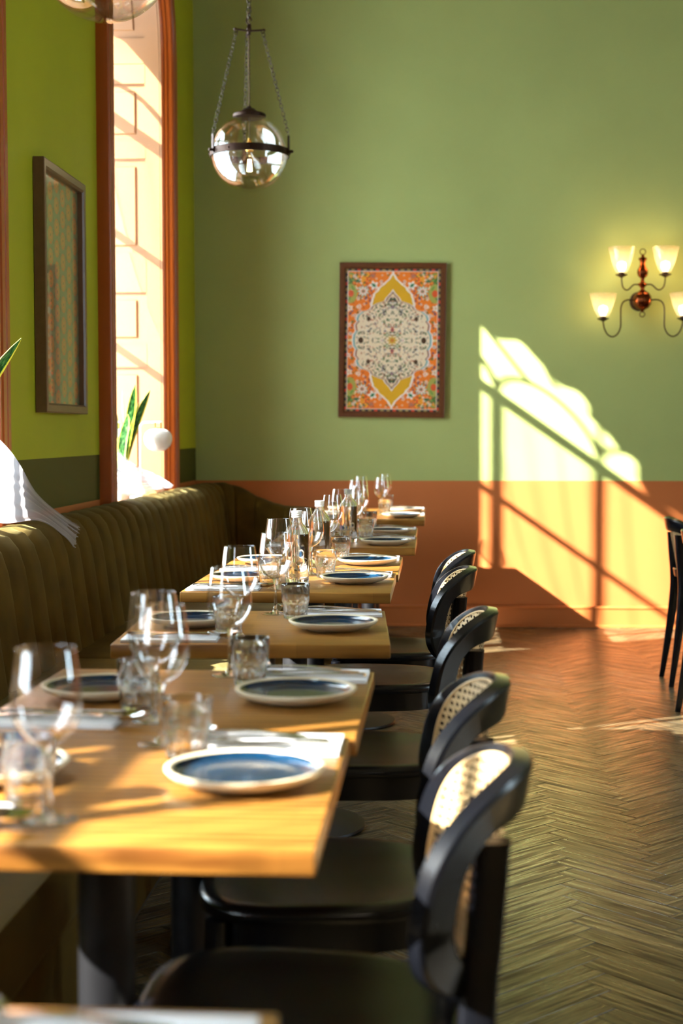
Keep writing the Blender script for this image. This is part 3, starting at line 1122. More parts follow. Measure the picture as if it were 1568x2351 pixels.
TN = ['table cropped by the bottom edge', 'first whole table', 'second whole table', 'lone third table', 'fourth whole table', 'fifth whole table', 'sixth whole table', 'seventh whole table', 'eighth whole table', 'table nearest the back wall']
jr = random.Random(3)
PLATE_AT = {1: (-0.116, 0.300), 2: (-0.118, 0.290), 3: (-0.122, 0.245), 4: (-0.118, 0.285), 5: (-0.112, 0.290), 6: (-0.118, 0.165), 7: (-0.118, 0.185), 8: (-0.120, 0.215), 9: (-0.115, 0.16)}
for k in range(10):
    for side in (0, 1):
        if k == 0 and side == 1: continue
        who = 'aisle side' if side == 0 else 'banquette side'

        def spot(lx, ly, dz=0.0, rz=0.0):
            # side 1 is the same setting turned half a circle
            if side == 1: lx, ly = -TW - lx, TW - ly
            p, a = on_table(k, lx + jr.uniform(-0.004, 0.004), ly + jr.uniform(-0.004, 0.004), dz)
            return p, a + rz + (PI if side else 0)
        if k > 0:
            px, py = PLATE_AT[k] if side == 0 else (-0.140, 0.285)
            p, a = spot(px, py)
            st = 'blue glazed stoneware plate with cream rim'
            put('dinner_plate', p, a, f'blue plate with cream rim on the {TN[k]}, {who}', 'plate', 'blue plates on the tables')
            nx, ny = (-0.112, 0.525) if side == 0 else (-0.118, 0.508)
        else:
            nx, ny = -0.115, 0.512
        p, a = spot(nx, ny); put('napkin', p, a, f'folded white napkin under cutlery on the {TN[k]}, {who}', 'napkin', 'folded napkins')
        p, a = spot(nx - 0.012, ny + 0.002, 0.0064); put('fork', p, a + 0.02, f'steel fork on the napkin of the {TN[k]}, {who}', 'fork', 'forks on the napkins')
        p, a = spot(nx - 0.010, ny - 0.024, 0.0064); put('table_knife', p, a - 0.01, f'steel knife on the napkin edge of the {TN[k]}, {who}', 'knife', 'knives on the napkins')
        p, a = spot(nx - 0.050, ny + 0.030, 0.0066); put('spoon', p, a - 0.12 + jr.uniform(-0.05, 0.05), f'steel spoon overhanging the napkin on the {TN[k]}, {who}', 'spoon', 'spoons on the napkins')
        if k > 0:
            tx, ty = (-0.218, 0.442) if side == 0 else (-0.238, 0.425)
            p, a = spot(tx, ty); put('water_tumbler', p, jr.uniform(0, 6), f'short fluted water tumbler on the {TN[k]}, {who}', 'tumbler', 'fluted water tumblers')
            gx, gy = (-0.272, 0.538) if side == 0 else (-0.272, 0.495)
            if k in (8, 9): gx += 0.03
            p, a = spot(gx, gy); put('wine_glass', p, jr.uniform(0, 6), f'empty stemmed wine glass on the {TN[k]}, {who}', 'wine glass', 'stemmed wine glasses')
BOT = []
for k, (x, y, lab) in enumerate(((-0.419, 4.435, 'clear water bottle nearest the camera, small grey print low on it'),
                                 (-0.402, 5.09, 'clear water bottle in the middle, behind the nearest bottle'),
                                 (-0.362, 6.10, 'farthest clear water bottle with blue BELU lettering'))):
    b = put('water_bottle', (x, y, 0.7503), jr.uniform(0, 6) if k != 2 else 0, lab, 'bottle', 'water bottles on the tables')
    BOT.append(b)
BOT[0].rotation_euler.z = 0
BOT[1].rotation_euler.z = 1.2
wrap_text('BELU', 0.027, 0.0367, 0.050, math.radians(-122), M_navytxt, 'brand_lettering', BOT[2])
for q in range(5):
    wrap_text('mmmmmm mmmmm mmmm'[:17 - (q % 2) * 3], 0.0026, 0.0367, 0.034 - q * 0.0035, math.radians(-66), M_greytxt, 'small_print', BOT[0])

# ------------------------------------------------------------------ chairs
def sup(th, a, b, n):
    c, s = math.cos(th), math.sin(th)
    return a * math.copysign(abs(c) ** (2 / n), c), b * math.copysign(abs(s) ** (2 / n), s)


BX, BZ, BK, BLEAN, BHW, BHH = 0.260, 0.654, 2.65, 0.19, 0.197, 0.144


def bsurf(s, z, off=0.0):
    N = Vector((1, 2 * BK * s, -BLEAN)).normalized()
    return Vector((BX - BK * s * s + BLEAN * (z - BZ), s, z)) + N * off


def make_chair():
    t = empty('cane_back_chair', (0, 0, 0))
    # seat with softly dished top
    mb = MB(); rings = []
    n = 48

    def outl(th, ins, z):
        x, y = sup(th, 0.213 - ins, 0.215 - ins, 3.2)
        y *= 1 - 0.11 * (x / 0.213 + 0.0)
        return (x - 0.145 + 0.145, y, z)
    for ins, z in ((0.012, 0.440), (0.002, 0.443), (0.0, 0.452), (0.003, 0.462), (0.012, 0.4665), (0.03, 0.4665), (0.07, 0.4625), (0.12, 0.4595), (0.19, 0.4585), (0.211, 0.4585)):
        rings.append([outl(2 * PI * j / n, ins, z) for j in range(n)])
    mb.loft(rings, True, True); mb.build('seat', M_black, t, angle=50)
    mb = MB(); rings = []
    for ins, z in ((0.022, 0.4405), (0.022, 0.388), (0.036, 0.388), (0.036, 0.4405)):
        rings.append([outl(2 * PI * j / n, ins, z) for j in range(n)])
    mb.loft(rings, True, False, True); mb.build('seat_rail', M_black, t, angle=50)
    # front legs
    for s in (-1, 1):
        mb = MB(); rings = []
        for z, w in ((0.0, 0.012), (0.2, 0.0155), (0.39, 0.019), (0.436, 0.019)):
            x = -0.168 - (0.39 - z) * 0.05; y = s * (0.180 + (0.39 - z) * 0.06)
            rings.append([(x + w * math.cos(a) , y + w * math.sin(a), z) for a in [2 * PI * j / 14 for j in range(14)]])
        mb.loft(rings, True, True); mb.build('leg', M_black, t, angle=60)
    # rear legs running up behind the back
    for s in (-1, 1):
        path = catmull([(0.285, s * 0.150, 0.0), (0.254, s * 0.138, 0.22), (0.232, s * 0.122, 0.42), (0.232, s * 0.115, 0.52), (0.240, s * 0.112, 0.61), (0.247, s * 0.112, 0.705), (0.248, s * 0.112, 0.715)], 5)
        mb = MB(); rings = []
        K = len(path)
        for i, p in enumerate(path):
            z = p.z
            w = 0.012 + 0.006 * min(1, z / 0.4); d = 0.012 + 0.011 * min(1, z / 0.42)
            if i >= K - 3: w *= (0.96, 0.86, 0.7)[i - K + 3]; d *= (0.97, 0.9, 0.78)[i - K + 3]
            xo = d * 0.35 if z > 0.5 else 0
            rg = []
            for j in range(16):
                a = 2 * PI * j / 16
                cx_, cy_ = sup(a, d, w, 4)
                rg.append((p.x + cx_ + xo * 0, p.y + cy_, z))
            rings.append(rg)
        mb.loft(rings, True, True); mb.build('rear_leg', M_black, t, angle=50)
    # bent frame of the back
    mb = MB(); rings = []
    m = 96
    for i in range(m):
        th = 2 * PI * i / m
        s_, z_ = sup(th, BHW - 0.022, BHH - 0.022, 2.8)
        s2, z2 = sup(th + 0.01, BHW - 0.022, BHH - 0.022, 2.8)
        tan = Vector((s2 - s_, z2 - z_)).normalized(); nr = Vector((tan.y, -tan.x))
        rg = []
        up_ = 1 + 1.0 * max(0.0, math.sin(th)) ** 3
        for ww, tt in ((-0.0215, -0.008), (-0.018, -0.011), (0.018, -0.011), (0.0215, -0.008), (0.0215, 0.0135), (0.017, 0.0175), (-0.017, 0.0175), (-0.0215, 0.0135)):
            ww = ww * up_ if ww < 0 else ww
            rg.append(tuple(bsurf(s_ + nr.x * ww, BZ + z_ + nr.y * ww, tt)))
        rings.append(rg)
    mb.loft(rings, True, False, True); mb.build('back_frame', M_black, t, angle=34)
    # woven cane: doubled uprights and rows, single diagonals, plus the edge spline
    mb = MB()
    ia, ib = BHW - 0.026, BHH - 0.013

    def inside(s, z):
        return (abs(s) / ia) ** 2.9 + (abs(z) / ib) ** 2.9 <= 1

    def strand(p0, p1, w, off):
        p0, p1 = Vector(p0), Vector(p1)
        L = (p1 - p0).length; nseg = max(2, int(L / 0.004)); d = (p1 - p0).normalized(); nr = Vector((-d.y, d.x)) * w / 2
        run = [p0 + d * (L * i / nseg) for i in range(nseg + 1)]
        run = [p for p in run if inside(p.x, p.y)]
        if len(run) < 2: return
        a, b = run[0], run[-1]
        k = max(1, int((b - a).length / 0.022))
        vs = []; fs = []
        for i in range(k + 1):
            p = a + (b - a) * i / k
            vs.append(tuple(bsurf(p.x + nr.x, BZ + p.y + nr.y, off))); vs.append(tuple(bsurf(p.x - nr.x, BZ + p.y - nr.y, off)))
        for i in range(k): fs.append((2 * i, 2 * i + 1, 2 * i + 3, 2 * i + 2))
        mb.add(vs, fs)
    P = 0.0128
    k = int(0.4 / P)
    for i in range(-k // 2, k // 2 + 1):
        for d in (-0.0018, 0.0018):
            strand((i * P + d, -0.15), (i * P + d, 0.15), 0.0021, -0.0122)
            strand((-0.21, i * P + d), (0.21, i * P + d), 0.0021, -0.0134)
    for i in range(-2 * k, 2 * k + 1):
        c = (i + 0.5) * P
        strand((c - 0.2, -0.2), (c + 0.2, 0.2), 0.0027, -0.0116)
        strand((c - 0.2, 0.2), (c + 0.2, -0.2), 0.0027, -0.0012)
    spl = []
    for i in range(96):
        s_, z_ = sup(2 * PI * i / 96, ia - 0.002, ib - 0.002, 2.9)
        spl.append(bsurf(s_, BZ + z_, -0.0130))
    mb.tube(spl, 0.0026, 6, closed=True)
    mb.build('cane_panel', M_cane, t, angle=40)
    for s in (-1, 1):
        for z in (0.58, 0.675):
            p = bsurf(s * 0.120, z, 0.012)
    return t


chair0 = make_chair()
CH = [
    (-0.180, 1.872, 0.0, 'black cane-backed chair nearest the camera, its cane glowing white'),
    (-0.178, 2.460, 0.0, 'black cane-backed chair second from the camera, at the joined table'),
    (-0.158, 3.430, -2.0, 'black cane-backed chair third from the camera, at the lone turned table'),
    (-0.178, 4.480, 0.0, 'black cane-backed chair fourth from the camera, in front of the farthest one'),
    (-0.166, 5.105, 0.0, 'black cane-backed chair farthest along the row of tables'),
    (1.394, 7.172, 180.0, 'black chair at the right edge, back turned left, before the sunlit wall'),
    (1.325, 6.250, 180.0, 'black chair cut off by the right edge, in front of its neighbour'),
]
for k, (x, y, rz, lab) in enumerate(CH):
    c = chair0 if k == 0 else copy_tree(chair0)
    c.location = (x, y, 0); c.rotation_euler = (0, 0, math.radians(rz))
    tag(c, lab, 'chair', 'cane-backed chairs')
# ------------------------------------------------------------------ pendants
def chain_mesh(mb, p0, p1, link=0.026, w=0.0085, wire=0.0018, curve=0.0):
    p0, p1 = Vector(p0), Vector(p1)
    d = p1 - p0; L = d.length; n = max(2, int(round(L / (link * 0.78)))); d.normalize()
    ref = Vector((0, 1, 0)) if abs(d.y) < 0.9 else Vector((1, 0, 0))
    a = d.cross(ref).normalized(); b = d.cross(a)
    for i in range(n):
        u = (i + 0.5) / n
        c = p0 + d * (L * u) + Vector((0, 0, -curve * 4 * u * (1 - u)))
        s = a if i % 2 else b
        s = (s + (b if i % 2 else a) * 0.4).normalized()
        pts = []
        for j in range(12):
            th = 2 * PI * j / 12
            pts.append(c + d * (link / 2 * math.sin(th)) + s * (w * math.cos(th)))
        mb.tube(pts, wire, 5, closed=True)


def make_pendant():
    t = empty('globe_pendant', (0, 0, 0))
    r = 0.193
    prof = [(r * math.sin(a), r * math.cos(a)) for a in [math.radians(22) + (PI - math.radians(22)) * k / 40 for k in range(41)]]
    mb = MB().lathe(prof, 72)
    mb.build('glass_globe', M_globe, t, angle=80)
    # second skin just inside gives the doubled reflections
    r2 = 0.1895
    mb = MB().lathe([(r2 * math.sin(a), r2 * math.cos(a)) for a in [math.radians(22) + (PI - math.radians(22)) * k / 40 for k in range(41)]], 72)
    mb.build('glass_inner_skin', M_globe, t, angle=80)
    MB().lathe([(0.1945, -0.0175), (0.1995, -0.0175), (0.1995, 0.0175), (0.1945, 0.0175), (0.1945, -0.0175)], 72).build('equator_band', M_bronze, t, angle=40)
    for k in range(12):
        a = 2 * PI * k / 12 + 0.1
        M = Matrix.Translation((0.1995 * math.cos(a), 0.1995 * math.sin(a), 0)) @ Matrix.Rotation(a, 4, 'Z') @ Matrix.Rotation(PI / 2, 4, 'Y')
        MB().lathe([(0.0, 0.007), (0.004, 0.006), (0.0055, 0.002), (0.0055, -0.001)], 12, M).build('rivet', M_bronze, t)
    MB().lathe([(0.0, 0.235), (0.008, 0.234), (0.012, 0.226), (0.028, 0.221), (0.043, 0.207), (0.049, 0.199), (0.078, 0.197), (0.083, 0.192), (0.083, 0.178), (0.075, 0.176), (0.0, 0.176)], 48).build('cap', M_bronze, t, angle=35)
    # band lugs, chains, spreader
    top = 0.605
    for k, ad in enumerate((215, 350, 105)):
        a = math.radians(ad)
        c, s = math.cos(a), math.sin(a)
        mb = MB().box(-0.004, 0.003, -0.010, 0.010, -0.012, 0.078, M=Matrix.Translation((0.2045 * c, 0.2045 * s, 0)) @ Matrix.Rotation(a, 4, 'Z'))
        mb.lathe([(0.0, 0.022), (0.006, 0.02), (0.008, 0.01), (0.008, 0.0)], 12, Matrix.Translation((0.2075 * c, 0.2075 * s, 0)) @ Matrix.Rotation(a, 4, 'Z') @ Matrix.Rotation(PI / 2, 4, 'Y'))
        mb.build('bracket', M_bronze, t, smooth=True, angle=30)
        mb = MB(); chain_mesh(mb, (0.2045 * c, 0.2045 * s, 0.078), (0.072 * c, 0.072 * s, top - 0.012))
        mb.build('chain', M_chain, t)
        mb = MB()
        mb.tube([(0.072 * c + 0.009 * math.cos(q) * c, 0.072 * s + 0.009 * math.cos(q) * s, top - 0.004 + 0.012 * math.sin(q)) for q in [PI * 0.4 - PI * 1.5 * j / 10 for j in range(11)]], 0.0022, 6)
        mb.build('hook', M_bronze, t)
        mb = MB()
        MM = Matrix.Rotation(a, 4, 'Z')
        mb.box(0.0, 0.085, -0.007, 0.007, top - 0.003, top + 0.004, M=MM, bev=0.001)
        mb.build('spreader_arm', M_bronze, t)
    mb = MB()
    mb.lathe([(0.0, top - 0.02), (0.008, top - 0.018), (0.010, top), (0.014, top + 0.012), (0.009, top + 0.022), (0.006, top + 0.035), (0.0, top + 0.037)], 20)
    mb.tube([(0.013 * math.cos(q), 0, top + 0.052 + 0.018 * math.sin(q)) for q in [-PI / 2 - PI * 1.55 * j / 14 for j in range(15)]], 0.0036, 8)
    mb.build('swivel_hook', M_bronze, t, angle=40)
    mb = MB(); chain_mesh(mb, (0, 0, top + 0.062), (0, 0, ROOM_Z1 - 2.60 - 0.04), link=0.034, w=0.011, wire=0.0026)
    mb.build('main_chain', M_chain, t)
    # braided cable woven down the chain and into the cap
    mb = MB()
    for ph in (0, PI):
        pts = [(0.0032 * math.cos(z * 160 + ph), 0.0032 * math.sin(z * 160 + ph), z) for z in [0.232 + (top - 0.02 - 0.232) * k / 130 for k in range(131)]]
        mb.tube(pts, 0.0026, 6)
    pts = [(0.010 * math.cos(z * 70), 0.010 * math.sin(z * 70), z) for z in [top + 0.0 + (ROOM_Z1 - 2.60 - top - 0.03) * k / 120 for k in range(121)]]
    mb.tube(pts, 0.0028, 6)
    mb.build('cable', M_rope, t)
    # lamp holder and bulb
    MB().lathe([(0.0, 0.176), (0.0022, 0.176), (0.0022, 0.075), (0.0, 0.075)], 10).build('inner_flex', M_rope, t)
    MB().lathe([(0.0, 0.078), (0.006, 0.076), (0.010, 0.062), (0.016, 0.052), (0.018, 0.040), (0.021, 0.036), (0.021, 0.012), (0.017, 0.008), (0.0, 0.008)], 28).build('lamp_holder', M_brass, t, angle=35)
    b = MB().lathe([(0.014, 0.010), (0.015, -0.002), (0.028, -0.014), (0.045, -0.028), (0.056, -0.046), (0.060, -0.064), (0.057, -0.084), (0.046, -0.104), (0.028, -0.117), (0.0, -0.123)], 40).build('bulb', M_globe, t, angle=80)
    mb = MB()
    for j in range(6):
        a = 2 * PI * j / 6
        mb.tube([(0.006 * math.cos(a), 0.006 * math.sin(a), -0.030), (0.011 * math.cos(a), 0.011 * math.sin(a), -0.088)], 0.0018, 6)
    mb.build('filament', M_filament, b)
    MB().lathe([(0.0, ROOM_Z1 - 2.60 - 0.001), (0.055, ROOM_Z1 - 2.60 - 0.001), (0.052, ROOM_Z1 - 2.60 - 0.02), (0.02, ROOM_Z1 - 2.60 - 0.045), (0.0, ROOM_Z1 - 2.60 - 0.046)], 32).build('ceiling_rose', M_bronze, t, angle=35)
    return t


pend0 = make_pendant()
pend0.location = (-0.940, 7.48, 2.600)
tag(pend0, 'clear glass globe pendant hung on chains near the corner, filament bulb lit', 'pendant lamp', 'globe pendants')
pend1 = copy_tree(pend0)
pend1.location = (-0.945, 4.24, 2.600 - 0.034)
pend1.rotation_euler.z = 0.7
tag(pend1, 'clear glass globe pendant cut off by the top edge of the picture', 'pendant lamp', 'globe pendants')

# ------------------------------------------------------------------ wall sconce
SX, SY, SZ = 1.229, 9.02, 1.993
sn = empty('wall_sconce', (SX, SY, SZ), label='four-arm copper wall sconce with ribbed glass shades, lit, on the green wall', cat='wall lamp')


def chm(r, z, a):
    return r * (1 + 0.03 * math.cos(8 * a)) if r > 0.02 else r


body = [(0.0, -0.075), (0.006, -0.073), (0.009, -0.066), (0.016, -0.060), (0.036, -0.050), (0.050, -0.030), (0.055, -0.006), (0.052, 0.018), (0.040, 0.038), (0.022, 0.050), (0.012, 0.058), (0.011, 0.068), (0.016, 0.074), (0.030, 0.090), (0.028, 0.094), (0.014, 0.102),
        (0.011, 0.110), (0.010, 0.122), (0.014, 0.128), (0.027, 0.140), (0.032, 0.158), (0.030, 0.176), (0.020, 0.196), (0.016, 0.212), (0.018, 0.228), (0.026, 0.242), (0.022, 0.248), (0.010, 0.252), (0.008, 0.265), (0.0, 0.268)]
MB().lathe(body, 48, mod=chm).build('turned_body', M_copper, sn, angle=50)
for z, r in ((0.284, 0.017), (-0.088, 0.015)):
    MB().tube([(r * math.cos(q), 0, z + r * math.sin(q)) for q in [2 * PI * k / 24 for k in range(24)]], 0.0028, 8, closed=True).build('ring', M_bronze, sn)
mb = MB().lathe([(0.0, 0.0), (0.06, 0.0), (0.058, 0.008), (0.03, 0.014), (0.012, 0.02), (0.012, 0.075)], 32, M=Matrix.Translation((0, BACK_Y - SY, 0.0)) @ Matrix.Rotation(PI / 2, 4, 'X'))
mb.build('wall_plate', M_bronze, sn, angle=40)
u = 9.0 / 3400 / 6.877


def shade_at(sx, dy, zt, zb):
    M = Matrix.Translation((sx, dy, zb))
    h = zt - zb
    pr = [(0.030, 0.0), (0.040, h * 0.12), (0.052, h * 0.32), (0.063, h * 0.55), (0.071, h * 0.78), (0.0775, h * 0.93), (0.081, h), (0.0795, h), (0.0758, h * 0.93), (0.0693, h * 0.78), (0.061, h * 0.55), (0.050, h * 0.32), (0.038, h * 0.12), (0.028, 0.0)]
    s = MB().lathe(pr, 96, M, mod=lambda r, z, a: r * (1 + 0.012 * math.cos(32 * a))).build('glass_shade', M_shade, sn, angle=60)
    MB().lathe([(0.0, -0.002), (0.014, 0.0), (0.0165, 0.012), (0.026, 0.032), (0.028, 0.046), (0.022, 0.062), (0.0, 0.070)], 24, M).build('bulb', M_bulb, s, angle=60)
    MB().lathe([(0.0, -0.030), (0.006, -0.028), (0.017, -0.022), (0.036, -0.013), (0.037, -0.010), (0.020, -0.012), (0.0175, -0.010), (0.0175, 0.004), (0.0, 0.004)], 28, M).build('candle_cup', M_bronze, sn, angle=40)
    l = bpy.data.lights.new('sconce_lamp', 'POINT'); l.energy = 2.0; l.color = (1.0, 0.70, 0.33); l.shadow_soft_size = 0.03
    lo = bpy.data.objects.new('sconce_lamp', l); lo.location = (sx, dy, zb + h * 0.55); lo.parent = sn
    col.objects.link(lo)


for sg in (-1, 1):
    up = [(0.012, 0.082), (0.10, 0.088), (0.16, 0.07), (0.215, 0.045), (0.265, 0.052), (0.292, 0.09), (0.300, 0.15)]
    pu = [(sg * 0.012, 0, 0.086), (sg * 0.045, -0.004, 0.090), (sg * 0.063, -0.008, 0.080), (sg * 0.083, -0.014, 0.060), (sg * 0.102, -0.022, 0.056), (sg * 0.120, -0.03, 0.072), (sg * 0.127, -0.035, 0.100), (sg * 0.129, -0.036, 0.130)]
    MB().tube(catmull(pu, 5), 0.0042, 8).build('upper_arm', M_bronze, sn)
    pl = [(sg * 0.045, 0, -0.004), (sg * 0.085, -0.006, -0.002), (sg * 0.115, -0.010, -0.016), (sg * 0.128, -0.012, -0.05), (sg * 0.129, -0.014, -0.11), (sg * 0.130, -0.016, -0.165), (sg * 0.148, -0.02, -0.205), (sg * 0.178, -0.024, -0.222), (sg * 0.208, -0.028, -0.208), (sg * 0.228, -0.032, -0.172), (sg * 0.236, -0.034, -0.13)]
    MB().tube(catmull(pl, 5), 0.0044, 8).build('lower_arm', M_bronze, sn)
    shade_at(sg * 0.129, -0.036, 0.307, 0.156)
    shade_at(sg * 0.236, -0.034, 0.034, -0.104)

# ------------------------------------------------------------------ pictures
def print_mesh(w, h, nx, ny, fn):
    """flat print: colour per fine cell, drawn by fn over [-1,1]x[-1,1]"""
    xs = np.linspace(-1, 1, nx); ys = np.linspace(-1, 1, ny)
    X, Y = np.meshgrid(xs, ys)
    C = fn(X, Y)
    C = np.clip(C, 0, 1)
    C = np.where(C <= 0.04045, C / 12.92, ((C + 0.055) / 1.055) ** 2.4)
    me = bpy.data.meshes.new('print')
    v = np.stack([X.ravel() * w / 2, np.zeros(X.size), Y.ravel() * h / 2], 1)
    idx = np.arange(nx * ny).reshape(ny, nx)
    f = np.stack([idx[:-1, :-1].ravel(), idx[:-1, 1:].ravel(), idx[1:, 1:].ravel(), idx[1:, :-1].ravel()], 1)
    me.from_pydata(v.tolist(), [], f.tolist())
    a = me.attributes.new('print', 'FLOAT_COLOR', 'POINT')
    a.data.foreach_set('color', np.concatenate([C.reshape(-1, 3), np.ones((X.size, 1))], 1).ravel())
    me.materials.append(M_print)
    return me


def hx(s):
    return np.array([int(s[i:i + 2], 16) / 255 for i in (0, 2, 4)])


def ornament(X, Y):
    rg = np.random.RandomState(5)
    ASP = 1.565
    ax, ay = np.abs(X), np.abs(Y)
    yy = ay * ASP
    C = np.ones(X.shape + (3,)) * hx('E87A12')

    def paint(mask, c): C[mask] = hx(c)

    def disc(cx, cy_, r, c, sq=1.0, rot=0.0):
        dx, dy = ax - cx, yy - cy_
        u_ = dx * math.cos(rot) + dy * math.sin(rot); v_ = -dx * math.sin(rot) + dy * math.cos(rot)
        paint(u_ ** 2 + (v_ / sq) ** 2 < r * r, c)

    def flower(cx, cy_, r, pet, cen, k=6, ring=None):
        dx, dy = ax - cx, yy - cy_
        rr_ = np.hypot(dx, dy); th = np.arctan2(dy, dx)
        edge = r * (0.78 + 0.22 * np.cos(k * th))
        if ring: paint(rr_ < edge * 1.22, ring)
        paint(rr_ < edge, pet)
        paint(rr_ < r * 0.36, cen)

    def leafm(cx, cy_, r, rot, c):
        disc(cx, cy_, r, c, 0.38, rot)
    # field scatter
    for _ in range(230):
        cx, cy_ = rg.uniform(0.05, 0.92), rg.uniform(0.0, 1.47)
        q = rg.rand()
        if q < 0.4: flower(cx, cy_, rg.uniform(0.022, 0.045), 'EAD9C8', 'B03A22', 5)
        elif q < 0.65: leafm(cx, cy_, rg.uniform(0.02, 0.045), rg.uniform(0, 3), '4E6A34')
        elif q < 0.85: leafm(cx, cy_, rg.uniform(0.02, 0.05), rg.uniform(0, 3), 'B4401C')
        else: disc(cx, cy_, 0.02, '4A4070')
    # corner bouquet
    for _ in range(190):
        cx = rg.uniform(0.42, 0.95); cy_ = rg.uniform(0.95, 1.48)
        if (1 - cx) + (1.5 - cy_) * 0.75 > 0.62: continue
        q = rg.rand()
        if q < 0.35: leafm(cx, cy_, rg.uniform(0.035, 0.075), rg.uniform(0, 3), ['3C7A34', '7C9A48', '2E6A50'][rg.randint(3)])
        elif q < 0.6: flower(cx, cy_, rg.uniform(0.03, 0.055), 'E0421A', 'F0B030', 5)
        elif q < 0.8: flower(cx, cy_, rg.uniform(0.025, 0.05), 'F2EAE0', 'C04030', 6)
        else: flower(cx, cy_, rg.uniform(0.03, 0.05), 'F0B428', 'D05A20', 5)
    # tall green vase shape at the outer edge
    m = ((ax - 0.88) / 0.13) ** 2 + ((yy - 1.02) / 0.21) ** 2 < 1
    paint(m, 'A8A44C'); disc(0.88, 1.02, 0.06, 'DA5420', 1.3); leafm(0.84, 1.14, 0.06, 1.0, '6E9A44'); leafm(0.92, 0.9, 0.05, 2.2, '4E8A44')
    flower(0.62, 1.07, 0.115, 'EFE6DA', 'C25A40', 9, '3A7A5A'); flower(0.62, 1.07, 0.06, 'D88A70', '3C7C54', 7)
    flower(0.40, 1.20, 0.10, 'F0E8DE', '2C7A52', 5); leafm(0.40, 1.20, 0.06, 0.7, '2C7A52')
    flower(0.42, 1.40, 0.05, 'E05030', '2E8C84', 6, '2E8C84')
    flower(0.70, 0.73, 0.05, 'F0E4D6', 'E07A50', 6); flower(0.9, 0.70, 0.075, 'EFE4D4', 'D8B090', 5)
    flower(0.92, 0.33, 0.05, 'F2E6DC', 'D05A40', 5); flower(0.88, 0.14, 0.045, 'EDE0D0', '5A4A40', 6)
    m = (ax > 0.80) & (ax < 0.96) & (np.abs(yy) < 0.05 * (1 - (ax - 0.80) / 0.17)); paint(m, 'E9D49A')
    # yellow ogee lozenge and its scalloped white line
    ctrl = [(0.0, 0.42), (0.62, 0.42), (0.84, 0.41), (0.93, 0.38), (1.00, 0.37), (1.08, 0.29), (1.16, 0.24), (1.26, 0.12), (1.36, 0.03), (1.42, 0.0), (1.6, -0.1)]
    wv = np.interp(yy, [c[0] for c in ctrl], [c[1] for c in ctrl])
    scal = 0.012 * np.abs(np.sin(yy * 26))
    paint((ax < wv + 0.045 + scal) & (yy > 0.5), 'F0E6DC')
    paint((ax < wv + scal) & (yy > 0.5), 'D9A412')
    # medallion outline
    ctrl = [(0.0, 0.80), (0.12, 0.79), (0.20, 0.735), (0.25, 0.75), (0.34, 0.76), (0.41, 0.70), (0.45, 0.735), (0.55, 0.70), (0.63, 0.60), (0.655, 0.50), (0.68, 0.44), (0.74, 0.41), (0.80, 0.30), (0.86, 0.13), (0.93, 0.10), (0.98, 0.05), (1.04, 0.0), (1.2, -0.1)]
    mw = np.interp(yy, [c[0] for c in ctrl], [c[1] for c in ctrl])
    paint(ax < mw + 0.05, 'F1E8E0')
    band = (ax < mw + 0.022) & (ax > mw - 0.012)
    seg = (np.floor(yy / 0.21) % 2 == 0)
    paint(band & seg & (yy < 0.66), '4FA0A6'); paint(band & ~seg & (yy < 0.66), '8A3A22'); paint(band & (yy >= 0.66), '7C3420')
    paint(ax < mw - 0.01, 'EBD6B4')
    # medallion ornaments
    for _ in range(250):
        cy_ = rg.uniform(0.0, 1.0); wm = np.interp(cy_, [c[0] for c in ctrl], [c[1] for c in ctrl]) - 0.05
        if wm < 0.03: continue
        cx = rg.uniform(0.0, wm)
        c = ['4C6A30', '3A2A22', '7C3A28', '3C3A58', '2F5A34', 'B85A38', 'E8DCCB', '5C4A30'][rg.randint(8)]
        if rg.rand() < 0.62: leafm(cx, cy_, rg.uniform(0.015, 0.034), rg.uniform(0, 3), c)
        else: disc(cx, cy_, rg.uniform(0.010, 0.022), c)
    for cx, cy_, r_ in ((0.66, 0.0, 0.055), (0.50, 0.47, 0.042)):
        disc(cx, cy_, r_, '4A3018', 1.25)
    flower(0.0, 0.73, 0.05, '46303A', 'B890A0', 8); flower(0.0, 1.0, 0.03, 'E8D8A8', 'B06A30', 4)
    for cx, cy_, rot in ((0.09, 0.45, 0.8), (0.27, 0.55, 2.0), (0.17, 0.40, 1.3), (0.16, 0.64, 2.4)): leafm(cx, cy_, 0.045, rot, ['4A3A44', '4C6A2C', 'A86A34', '5A6A30'][int(cx * 100) % 4])
    flower(0.11, 0.12, 0.055, '5A7A30', 'EADCCB', 4); flower(0.0, 0.23, 0.05, 'C04A38', '3A3A5A', 5); flower(0.22, 0.0, 0.045, 'E7DACD', 'C06A50', 6)
    flower(0.0, 0.0, 0.11, 'CFA22A', 'C8762A', 8)
    # borders
    fr_x, fr_y = 1 - ax, (1 - ay) * ASP
    edge = np.minimum(fr_x, fr_y)
    paint(edge < 0.066, 'F1E2D6')
    paint(edge < 0.054, '2A2430')
    pos = np.where(fr_x < fr_y, Y * ASP, X)
    ph = (pos * 7.7) % 1.0; k3 = np.floor(pos * 7.7).astype(int) % 3
    dm = (edge < 0.048) & (edge > 0.008) & (np.abs(ph - 0.5) < 0.26)
    paint(dm & (k3 == 0), 'E0401C'); paint(dm & (k3 != 0), 'A08A4C')
    return C


